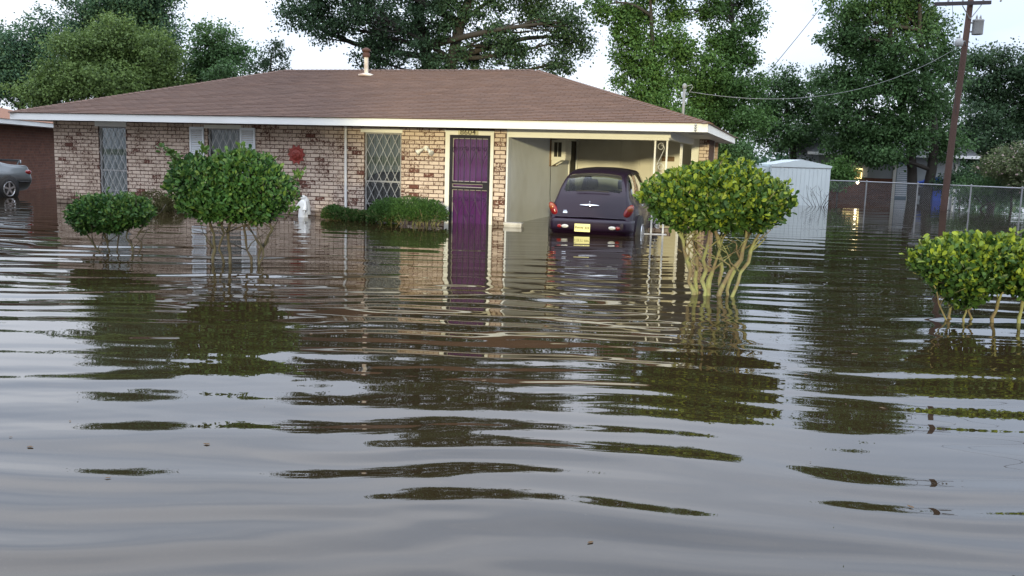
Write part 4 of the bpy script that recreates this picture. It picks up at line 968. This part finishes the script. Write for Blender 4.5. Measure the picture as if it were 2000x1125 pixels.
# clipped yard bushes on several bare stems
def yard_bush(name, label, loc, lobes, stems, n, leaf, mat, barkm, seed, group=None, sprigs=(), young=.5, lift=0.0):
    g = np.random.default_rng(seed); root = empty(name, loc, 0, label=label, cat='bush', group=group)
    tw = MB(); tips = []
    for (x0, y0, x1, y1, z1, r) in stems:
        a, b = Vector((x0, y0, -.3)), Vector((x1, y1, z1)); k = 9; pts = []
        kx, ky = g.normal(size=2)*.05
        for i in range(k+1):
            s = i/k; q = a.lerp(b, s)
            q.x = x0 + (x1 - x0)*(s**1.25) + kx*math.sin(s*7 + r*90); q.y = y0 + (y1 - y0)*(s**1.25) + ky*math.sin(s*6 + 2)
            q.x += g.normal()*.016*min(1, s*3); q.y += g.normal()*.016; pts.append(q)
        tw.tube(pts, [r*(1.25 - .7*i/k)*(1 + .2*g.normal()) for i in range(k+1)], 8)
        tips.append(pts)
        for j in range(4):
            i0 = int(g.integers(5, k+1)); s0 = pts[i0]
            e = s0 + Vector((g.normal()*.16, g.normal()*.16, .12 + .16*g.random()))
            md_ = s0.lerp(e, .5) + Vector((g.normal()*.03, g.normal()*.03, 0)); tw.tube([s0, md_, e], [r*.42, r*.34, r*.2], 5)
            for _ in range(2):
                e2 = e + Vector((g.normal()*.14, g.normal()*.14, .14*g.random())); tw.tube([e, e2], [r*.22, .003], 4)
    tot = sum(l[3]*l[4]*l[5] for l in lobes); Ps = []; Ns = []; Ag = []
    zmin = min(l[2] - l[5] for l in lobes); zmax = max(l[2] + l[5] for l in lobes)
    for (cx, cy, cz, rx, ry, rz) in lobes:
        k = int(n*rx*ry*rz/tot); d = rand_unit(k*2, g)
        # uneven surface: little shoots grouped by direction
        bump = .07*np.sin(9*d[:, 0] + 5*d[:, 1] + cx*7) + .06*np.sin(11*d[:, 2] + 8*d[:, 1] + 1.7) + .07*np.sin(17*d[:, 0] - 13*d[:, 2] + cz*5) + .09*(g.random(k*2)**4)
        r = (1 - .42*g.random(k*2)**2.0)*(1 + bump)
        fl_ = np.where(d[:, 2] < -.25, .8, 1.0)
        q = np.array([cx, cy, cz]) + d*(r*fl_)[:, None]*np.array([rx, ry, rz])
        ins = np.zeros(len(q), bool)
        for (ax, ay, az, bx, by, bz) in lobes:
            if (ax, ay, az) == (cx, cy, cz): continue
            ins |= (((q[:, 0]-ax)/bx)**2 + ((q[:, 1]-ay)/by)**2 + ((q[:, 2]-az)/bz)**2) < .5
        q, dd = q[~ins][:k], d[~ins][:k]
        Ps.append(q); Ns.append(dd)
        hgt = (q[:, 2] - zmin)/(zmax - zmin)
        Ag.append(np.clip((g.random(len(q)) < young*(.12 + .88*hgt**1.6))*(.25 + .75*g.random(len(q))), 0, 1))
    auto = []
    for _ in range(int(n/130)):
        l = lobes[int(g.integers(len(lobes)))]; e = rand_unit(1, g)[0]
        if e[2] < -.2: continue
        ln = .03 + .07*g.random()
        auto.append((l[0] + e[0]*l[3]*.97, l[1] + e[1]*l[4]*.97, l[2] + e[2]*l[5]*.97, e[0]*ln, e[1]*ln, e[2]*ln + .4*ln, int(8 + 8*g.random())))
    for (x, y, z, dx, dy, dz, kk) in list(sprigs) + auto:
        s = g.random(kk); q = np.stack([x + dx*s, y + dy*s, z + dz*s], 1) + g.normal(size=(kk, 3))*.022; Ps.append(q); Ns.append(rand_unit(kk, g)*.6 + np.array([dx, dy, dz])); Ag.append((.25 + .6*g.random(kk))*(.4 + young))
        tw.tube([(x - dx, y - dy, z - dz), (x, y, z), (x + dx, y + dy, z + dz)], [.008, .006, .003], 4)
    P, N0, A = np.concatenate(Ps), np.concatenate(Ns), np.concatenate(Ag)
    m = len(P); D = N0*.55 + rand_unit(m, g)*.75 + np.array([0, 0, .45]); Nn = N0 + rand_unit(m, g)*.7 + np.array([0, 0, .3])
    sz = leaf*(.5 + .85*g.random(m)); V, F = leaf_geo(P, sz, sz*.31, D, Nn, 'obovate')
    link('crown', npmesh('crown', V, F, mat, False, ('age', np.repeat(A, 6))), root)
    # inner twigs
    for _ in range(int(70)):
        l = lobes[int(g.integers(len(lobes)))]; d = rand_unit(1, g)[0]; c = Vector((l[0], l[1], l[2])); e = c + Vector((d[0]*l[3]*.9, d[1]*l[4]*.9, abs(d[2])*l[5]*.9))
        s0 = min((t_[-1] for t_ in tips), key=lambda q: (q - e).length); tw.tube([s0, s0.lerp(e, .5) + Vector((0, 0, -.03)), e], [.009, .006, .003], 4)
    tw.build('stems', M[barkm], root, True)
    return root
GBU = 'clipped bushes standing in the flooded yard'
yard_bush('yard_bush', 'smaller rounded bush in the water in front of the left window', (-5.5, 12.35, 0),
          [(-.27, 0, .5, .29, .3, .24), (.08, .05, .53, .33, .32, .23), (.33, 0, .54, .2, .26, .19), (-.38, -.05, .42, .18, .22, .18), (-.05, 0, .42, .34, .28, .17)],
          [(-.12, 0, -.38, -.05, .3, 0.0153), (-.08, .05, -.2, .1, .34, 0.0170), (.0, 0, .05, .1, .36, 0.0136), (.12, .02, .25, 0, .34, 0.0153), (.16, 0, .42, .05, .36, 0.0127)], 6500, .055, M['leaf_bush2'], 'bark_dark', 31, GBU, young=.45)
yard_bush('yard_bush', 'large bush with a stray shoot before the shuttered window', (-3.6, 11.45, 0),
          [(-.34, 0, .96, .42, .42, .34), (.16, .05, 1.02, .45, .44, .38), (.52, 0, .9, .29, .34, .27), (-.05, -.05, .76, .52, .4, .24), (.3, 0, .68, .34, .34, .18), (-.28, 0, .7, .34, .34, .18), (-.46, 0, 1.12, .22, .26, .2), (.12, 0, 1.24, .3, .3, .17)],
          [(-.1, 0, -.35, .05, .55, 0.0221), (-.08, -.03, -.02, .1, .6, 0.0255), (-.05, 0, -.16, -.1, .58, 0.0187), (.2, 0, .18, .05, .55, 0.0204), (.26, .03, .48, .1, .55, 0.0204), (.3, -.03, .36, -.1, .6, 0.0170)],
          13000, .062, M['leaf_bush2'], 'bark_dark', 32, GBU, sprigs=[(-.72, 0, 1.34, -.13, 0, .1, 46), (-.6, 0, 1.22, -.12, 0, .12, 40), (-.34, -.05, 1.36, .0, 0, .14, 34), (.78, 0, 1.08, .12, 0, .1, 46), (.74, 0, .66, .06, 0, .08, 22)], young=.42)
yard_bush('yard_bush', 'bright green mushroom-shaped bush in front of the carport post', (2.19, 9.8, 0),
          [(-.42, 0, 1.06, .38, .42, .23), (.0, .05, 1.1, .46, .46, .28), (.43, 0, 1.05, .36, .42, .24), (.0, -.05, .93, .62, .42, .22), (-.35, 0, .86, .3, .34, .16), (.4, 0, .86, .3, .34, .16), (-.1, 0, 1.24, .35, .38, .17), (.26, .05, 1.22, .3, .36, .16)],
          [(-.12, 0, -.4, .0, .72, 0.0281), (-.09, .04, -.22, .1, .72, 0.0265), (-.06, -.03, -.12, -.12, .75, 0.0234), (.02, 0, .02, .05, .74, 0.0312), (.08, .04, .14, .2, .74, 0.0234), (.1, 0, .34, -.05, .76, 0.0281), (.14, -.03, .52, .05, .72, 0.0265), (.16, .02, .42, .15, .75, 0.0218)],
          13000, .064, M['leaf_bush'], 'bark_lichen', 33, GBU, sprigs=[(.02, -.05, 1.46, .03, 0, .06, 14), (-.8, -.05, 1.06, -.05, 0, .02, 20), (.3, 0, 1.42, .05, 0, .05, 12)], young=.62)
yard_bush('yard_bush', 'bright green bush cut off by the right edge', (4.55, 8.55, 0),
          [(-.4, 0, .54, .3, .34, .2), (-.08, .05, .62, .36, .4, .2), (.28, 0, .59, .38, .42, .2), (.6, 0, .54, .34, .4, .2), (-.24, -.05, .44, .36, .34, .2), (-.22, 0, .3, .24, .22, .17), (.3, 0, .43, .34, .34, .17)],
          [(-.2, 0, -.58, .0, .4, 0.0090), (-.18, .04, -.36, .1, .42, 0.0150), (-.15, 0, -.2, -.05, .42, 0.0135), (-.12, .03, -.02, .08, .4, 0.0120), (.12, 0, .14, .0, .45, 0.0240), (.34, .02, .42, .05, .45, 0.0210), (.5, 0, .7, .05, .45, 0.0180)],
          9500, .062, M['leaf_bush'], 'bark_lichen', 34, GBU, sprigs=[(-.68, 0, .6, -.1, 0, .04, 22), (.2, 0, .82, .02, 0, .05, 12)], young=.6)
# low evergreen hedges against the wall
def hedge(label, u, v, rad, n, seed, mat='leaf_hedge', young=.2):
    g = np.random.default_rng(seed); root = hthing('evergreen_hedge', u, v, 0, label, 'hedge', 'low plants along the brick wall')
    Ps = []; Ns = []
    for (cx, cy, cz, rx, ry, rz) in rad:
        k = int(1.7*n/len(rad)); d = rand_unit(k, g); d[:, 2] = np.abs(d[:, 2])*1.0 - .35; d /= np.linalg.norm(d, axis=1, keepdims=True)
        b = .05*np.sin(13*d[:, 0] + 3) + .05*np.sin(19*d[:, 2] + 11*d[:, 1]); r = (1 - .35*g.random(k)**2)*(1 + b)
        Ps.append(np.array([cx, cy, cz]) + d*r[:, None]*np.array([rx, ry, rz])); Ns.append(d)
    P, N0 = np.concatenate(Ps), np.concatenate(Ns); kp = P[:, 2] > -.03; P, N0 = P[kp], N0[kp]; m = len(P)
    D = N0*.8 + rand_unit(m, g)*.6 + np.array([0, 0, .3]); sz = .042*(.7 + .6*g.random(m))
    V, F = leaf_geo(P, sz, sz*.2, D, N0 + rand_unit(m, g)*.7)
    age = (g.random(m) < young*(P[:, 2] < .22))*g.random(m)
    link('crown', npmesh('crown', V, F, M[mat], False, ('age', np.repeat(age, 4))), root)
    tw = MB()
    for _ in range(60):
        c = rad[int(g.integers(len(rad)))]; a = g.random()*6.283; e = (c[0] + c[3]*.95*math.cos(a), c[1] + c[4]*.95*math.sin(a), c[2] + c[5]*(.1 + .4*g.random()))
        tw.tube([(c[0] + .2*c[3]*math.cos(a), c[1] + .2*c[4]*math.sin(a), -.2), e], [.01, .004], 4)
    tw.build('stems', M['bark_lichen'], root, True)
hedge('long clipped evergreen hedge under the window left of the door', -1.83, -1.0, [(-.42, 0, .2, .42, .5, .32), (.02, 0, .24, .5, .55, .32), (.42, .05, .2, .4, .5, .32), (-.62, .1, .1, .3, .4, .24)], 15000, 41)
hedge('small low evergreen clump beside the downspout', -3.62, -.75, [(-.08, 0, .1, .22, .3, .2), (.12, 0, .08, .24, .3, .18)], 5000, 42)
hedge('low evergreen strip between two small hedges under the wall', -3.12, -.75, [(-.1, 0, .07, .2, .3, .16), (.15, 0, .06, .2, .3, .15)], 4000, 43)
hedge('brownish half-sunk shrub by the wall between two bushes', -8.2, -.7, [(-.2, 0, .1, .4, .35, .34), (.25, 0, .08, .35, .3, .28)], 4500, 44, 'leaf_dry')

# ------------------------------------------------------------------ right side: shed, fence, pole, far house
shd = empty('garden_shed', (10.55, 33.5, 0), R(-1.5), label='pale blue metal garden shed with a low gable', cat='shed')
q = MB(); q.prism([(-1.08, -.5), (1.08, -.5), (1.08, 1.42), (-1.08, 1.42)], 0, 2.4); sw_ = q.build('wall', M['shed'], shd)
for k in range(14):
    x = -1.08 + .154*k
    q = MB(); q.box(x + .006, x + .148, -.012, 0, -.5, 1.36); q.build('wall_sheet', M['shed'], sw_)
q = MB(); q.box(-1.09, 1.09, -.018, -.0, 1.362, 1.39); q.build('trim', M['galv'], shd)
q = MB(); q.prism([(-1.1, 1.395), (1.1, 1.395), (1.12, 1.47), (0, 1.68), (-1.12, 1.47)], -.03, 2.45); q.build('gable_roof', M['shed'], shd)
q = MB(); q.box(-1.9, -1.09, .3, 2.2, -.5, 1.36); q.build('lean_to', M['shed'], shd)
# drowned twig in front of the shed
tg = empty('drowned_sapling', (11.05, 32.6, 0), 0, label='bare twiggy sapling sticking out of the water before the shed', cat='sapling')
q = MB(); g = np.random.default_rng(5)
for k in range(9):
    a = g.normal()*.5; h_ = .35 + .45*g.random(); e = Vector((a*1.1, g.normal()*.15, h_)); q.tube(bez((g.normal()*.04, 0, -.2), e, .02, g, 4), [.014, .012, .01, .007, .004], 4)
    for j in range(3): q.tube([e*(.55 + .15*j), e*(.6 + .15*j) + Vector((g.normal()*.12, 0, .12))], [.006, .003], 3)
q.build('twigs', M['bark'], tg)
# chain-link fence
FP = [(8.2, 36.6), (10.31, 36.0), (13.47, 34.7), (14.68, 33.0), (15.92, 31.6), (16.81, 30.0), (17.9, 28.2)]
fen = empty('chain_link_fence', (FP[2][0], FP[2][1], 0), 0, label='chain-link fence with galvanised posts running across the right side', cat='fence')
ox, oy = FP[2]; q = MB(); q.tube([(x - ox, y - oy, .92) for x, y in FP], .022, 8); q.build('top_rail', M['galv'], fen, True)
for (x, y) in FP:
    q = MB(); q.tube([(x - ox, y - oy, -.5), (x - ox, y - oy, .95)], .026, 8); q.ell((x - ox, y - oy, .955), (.03, .03, .025), 8, 5); q.build('post', M['galv'], fen)
mw = MB()
for (a, b) in zip(FP[:-1], FP[1:]):
    A, B = Vector((a[0]-ox, a[1]-oy, 0)), Vector((b[0]-ox, b[1]-oy, 0)); L_ = (B - A).length; d = (B - A)/L_; hgt = .9; st_ = .075
    x = -hgt
    while x < L_:
        for sg in (1, -1):
            s0, z0 = (x, 0.0); s1, z1 = x + hgt, hgt
            if s0 < 0: z0 = -s0; s0 = 0
            if s1 > L_: z1 = hgt - (s1 - L_); s1 = L_
            if s1 - s0 > .03:
                za, zb = (z0, z1) if sg > 0 else (hgt - z0, hgt - z1)
                if True: mw.tube([A + d*s0 + Vector((0, 0, za)), A + d*s1 + Vector((0, 0, zb))], .0016, 3, False)
        x += st_
tag(mw.build('mesh_wire', M['galv'], fen), kind='stuff')
# utility pole
pol = empty('utility_pole', (15.32, 32.2, 0), 0, label='leaning brown wooden utility pole with crossarm and transformer', cat='utility pole')
q = MB(); q.tube([(-.01, 0, -.6), (.0, 0, .2), (.07, 0, 2.9), (.17, 0, 5.2), (.26, 0, 7.9)], [.125, .12, .112, .105, .095], 12); q.build('post', M['pole'], pol, True)
q = MB(); q.box(-.66, 1.26, -.2, -.11, 7.07, 7.19); q.build('crossarm', M['arm_wood'], pol).rotation_euler = (0, R(-3.2), 0)
q = MB(); q.tube([(-.1, -.15, 7.06), (.22, -.13, 6.62)], .018, 5); q.tube([(.55, -.15, 7.1), (.22, -.13, 6.62)], .018, 5); q.build('brace', M['galv'], pol)
q = MB(); q.lathe([(.17, 0), (.18, .02), (.18, .44), (.19, .45), (.19, .5), (.08, .52), (.01, .525)], (.55, -.05, 6.12), 16); tro = q.build('transformer', M['insul'], pol, True)
q = MB()
for xx in (.47, .6): q.lathe([(.03, 0), (.04, .03), (.028, .05), (.04, .08), (.02, .12), (.008, .17)], (xx, -.08, 6.62), 10)
q.box(.2, .4, -.06, .06, 6.2, 6.24); q.box(.2, .4, -.06, .06, 6.5, 6.54); q.build('bushing', M['insul'], tro, True)
q = MB(); q.tube([(.18, -.1, 5.75), (.05, -.25, 5.86), (-.12, -.35, 5.84)], .02, 6); lamp_arm = q.build('lamp_arm', M['galv'], pol)
q = MB(); q.lathe([(.05, .12), (.1, .1), (.14, .0), (.13, -.12), (.1, -.16)][::-1], (-.2, -.37, 5.82), 14); q.lathe([(.03, 0), (.03, .12)], (-.2, -.37, 5.94), 8); q.build('street_lamp_head', M['insul'], pol, True)
q = MB(); 
for xx in (-.6, -.1, .6, 1.2): q.lathe([(.02, 0), (.045, .03), (.03, .06), (.045, .09), (.02, .13)], (xx, -.15, 7.15 + (xx + .1)*.056), 8)
q.build('line_insulator', M['insul'], pol, True)
def cable(label, a, b, sag, r, mat='wire', n=24):
    a, b = Vector(a), Vector(b); pts = [a.lerp(b, i/n) + Vector((0, 0, -sag*4*(i/n)*(1 - i/n))) for i in range(n+1)]
    q = MB(); q.tube([p_ - a for p_ in pts], r, 5); o = q.build('power_cable', M[mat]); o.location = a; tag(o, label, 'cable', 'overhead wires')
mt = hw(MU + .16, MV, 3.14)
cable('sagging grey service cable from the roof mast to the pole', mt, (15.2, 32.1, 5.66), .75, .0065, 'wire_pale')
cable('overhead wire from the left end of the crossarm', (14.72, 32.05, 7.25), (9.0, -26, 8.2), .9, .009)
cable('overhead wire from the right end of the crossarm', (16.5, 32.05, 7.36), (11.0, -26, 8.3), .9, .009)
cable('thin wire dropping down the left side of the pole', (14.75, 32.0, 7.9), (15.35, 32.05, 3.4), .05, .008)
cable('far wire crossing the sky gap above the right trees', (12.2, 45.0, 5.9), (17.0, 45.5, 12.4), .1, .016)
# far house behind the fence
far = empty('distant_house', (18.6, 45, 0), 0, label='distant low house with pale trim partly hidden by trees', cat='house')
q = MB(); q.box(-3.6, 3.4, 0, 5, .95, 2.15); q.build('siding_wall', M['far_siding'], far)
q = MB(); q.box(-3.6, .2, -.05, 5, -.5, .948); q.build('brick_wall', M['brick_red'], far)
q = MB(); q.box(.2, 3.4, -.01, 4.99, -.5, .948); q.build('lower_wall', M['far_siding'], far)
q = MB().add([(-4.4, -.7, 2.15), (4.0, -.7, 2.15), (4.0, 5.6, 2.15), (-4.4, 5.6, 2.15), (-4.4, 2.4, 3.3), (4.0, 2.4, 3.3)], [(0, 1, 5, 4), (2, 3, 4, 5), (0, 4, 3), (1, 2, 5), (3, 2, 1, 0)]); q.build('roof', M['shingle_grey'], far)
q = MB(); q.box(-4.4, 4.0, -.74, -.7, 2.02, 2.16); q.build('fascia', M['white_trim'], far)
q = MB(); q.box(.28, .86, -.06, -.01, -.45, 1.75); fd_ = q.build('shutter_door', plain('slate_blue', (.16, .24, .3), .5), far)
for k in range(16): q = MB(); q.box(.3, .84, -.09, -.06, .1 + k*.1, .17 + k*.1); q.build('slat', M['shutter'], fd_)
for a, b in ((.12, .27), (.87, 1.1), (-1.44, -1.15), (2.85, 3.0), (3.15, 3.25)): q = MB(); q.box(a, b, -.07, -.012, (-.4 if a > 0 else 1.0), 1.75); q.build('trim_board', M['cream_trim'], far)
lt = NT('lit_pane'); lt.p.inputs['Emission Color'].default_value = (1.0, .72, .22, 1); lt.p.inputs['Emission Strength'].default_value = .12; lt.col((.2, .16, .06)); lit_m = lt.m
l2 = NT('lit_edge'); l2.p.inputs['Emission Color'].default_value = (1.0, .78, .32, 1); l2.p.inputs['Emission Strength'].default_value = 1.6; l2.col((.8, .7, .4)); lit_e = l2.m  # the frame is no lamp; lamplight on it is put in as emission
q = MB(); q.box(-2.2, -1.48, -.07, -.06, .96, 1.36); wf = q.build('lit_window', lit_m, far)
q = MB(); q.box(-2.24, -1.44, -.1, -.06, 1.361, 1.41); q.box(-2.24, -1.44, -.1, -.06, .91, .958); q.box(-2.24, -2.201, -.1, -.06, .96, 1.36); q.box(-1.479, -1.44, -.1, -.06, .96, 1.36); q.build('frame', lit_e, wf)
l3 = NT('porch_bulb'); l3.p.inputs['Emission Color'].default_value = (1.0, .86, .55, 1); l3.p.inputs['Emission Strength'].default_value = 9.0; lit_b = l3.m
pb = empty('porch_lamp', (16.75, 44.3, .75), 0, label='small glowing porch lamp below the lit window of the distant house', cat='lamp')
q = MB(); q.ell((0, 0, 0), (.07, .07, .1), 12, 8); q.build('bulb', lit_b, pb, True)
q = MB(); q.lathe([(.1, .1), (.06, .16), (.02, .18)], (0, 0, 0), 12); q.tube([(0, 0, .15), (0, .3, .2), (0, .66, .2)], .015, 6); q.build('bracket', M['black_iron'], pb)
# blue tarpaulin over a cart
tp = empty('covered_cart', (19.75, 43.2, 0), 0, label='blue tarpaulin draped over a cart by the distant house', cat='tarpaulin')
q = MB(); pr_ = [(-.55, .75), (-.5, .86), (-.2, .9), (.05, 1.08), (.45, 1.1), (.52, .9), (.5, .3), (.46, -.3), (.1, -.3), (.08, .5), (-.2, .62)]
q.prism(pr_, -.3, .35); q.build('tarpaulin', M['blue'], tp)
q = MB(); q.box(-.42, .05, -.2, .25, .2, .6); q.tube([(-.35, 0, -.3), (-.35, 0, .3)], .03, 6); q.tube([(-.7, 0, .28), (-.3, 0, .3)], .03, 6); q.build('cart_frame', M['black_iron'], tp)
# floating leaf litter
lm = leaf_mat('leaf_litter', (.06, .035, .018), (.16, .1, .05)); g = np.random.default_rng(77)
lmesh = []
for k in range(4):
    q = MB(); L_ = .05 + .025*k; w_ = .012 + .006*k
    q.add([(0, 0, 0), (L_*.35, w_, .004), (L_*.75, w_*.8, .002), (L_, 0, .007), (L_*.75, -w_*.8, .003), (L_*.35, -w_, .005)], [(0, 5, 4, 3), (0, 3, 2, 1)]); lmesh.append(q.mesh('floating_leaf', lm))
for k in range(44):
    y = 2.2 + 7*g.random()**1.3; x = (g.random()*2 - 1)*y*.58
    o = link('floating_leaf', lmesh[int(g.integers(4))], None, (x, y, float(wave_height(np.array([x]), np.array([y]))[0]) + .003)); o.rotation_euler = (0, 0, g.random()*6.28)
    o.scale = [.16 + .38*g.random()**1.5]*3
    tag(o, 'small brown leaf fragment floating on the open water in the foreground', 'leaf', 'leaf litter on the flood water')

# unseen trees added behind the camera as sun blockers: their shade leaves only the middle of the yard in the low light
def added_shade_tree(label, x, y, span, seed):
    g = np.random.default_rng(seed); lob = []
    for k in range(22): lob.append((x + (g.random()*2 - 1)*span, y + g.normal()*1.0, 2.2 + 9.5*g.random(), 2.0, 1.7))
    make_tree('added_shade_tree', (x, y, lob), M['leaf_green'], label, 'tree', 'shade trees added behind the camera', leaf=.5, clump=.8, per=40, dens=3.2, seed=seed, trunk_r=.3)
added_shade_tree('broad unseen tree added for shade to the left of the viewer', -11.5, -13, 4.6, 61)
added_shade_tree('broad unseen tree added for shade far to the left of the viewer', -21, -14, 5.0, 62)
added_shade_tree('dense unseen tree added for shade between the two left ones', -15.5, -17, 4.5, 65)
added_shade_tree('dense unseen tree added for shade between the two right ones', 17.5, -17, 4.5, 66)
added_shade_tree('broad unseen tree added for shade to the right of the viewer', 12.5, -13, 4.6, 63)
added_shade_tree('broad unseen tree added for shade far to the right of the viewer', 22, -14, 5.0, 64)

# the far wood that closes the view
g = np.random.default_rng(88); n = 900
tx = -75 + 165*g.random(n); ty = 72 + 10*g.random(n); hmax = 3.2 + 1.6*np.sin(tx*.21 + 1) + 1.2*np.sin(tx*.53) + .8*np.sin(tx*1.3)
tz = hmax*(g.random(n)**.8); cl = np.stack([tx, ty, tz], 1)
off = g.normal(size=(n, 60, 3))*np.array([.9, .6, .6]); P = (cl[:, None] + off).reshape(-1, 3); P = P[P[:, 2] > 0]
m = len(P); sz = .42*(.6 + .8*g.random(m)); V, F = leaf_geo(P, sz, sz*.34, rand_unit(m, g) + np.array([0, 0, -.3]), rand_unit(m, g) + np.array([0, -.6, .5]))
tag(link('distant_woods', npmesh('distant_woods', V, F, M['leaf_blue'])), kind='stuff')
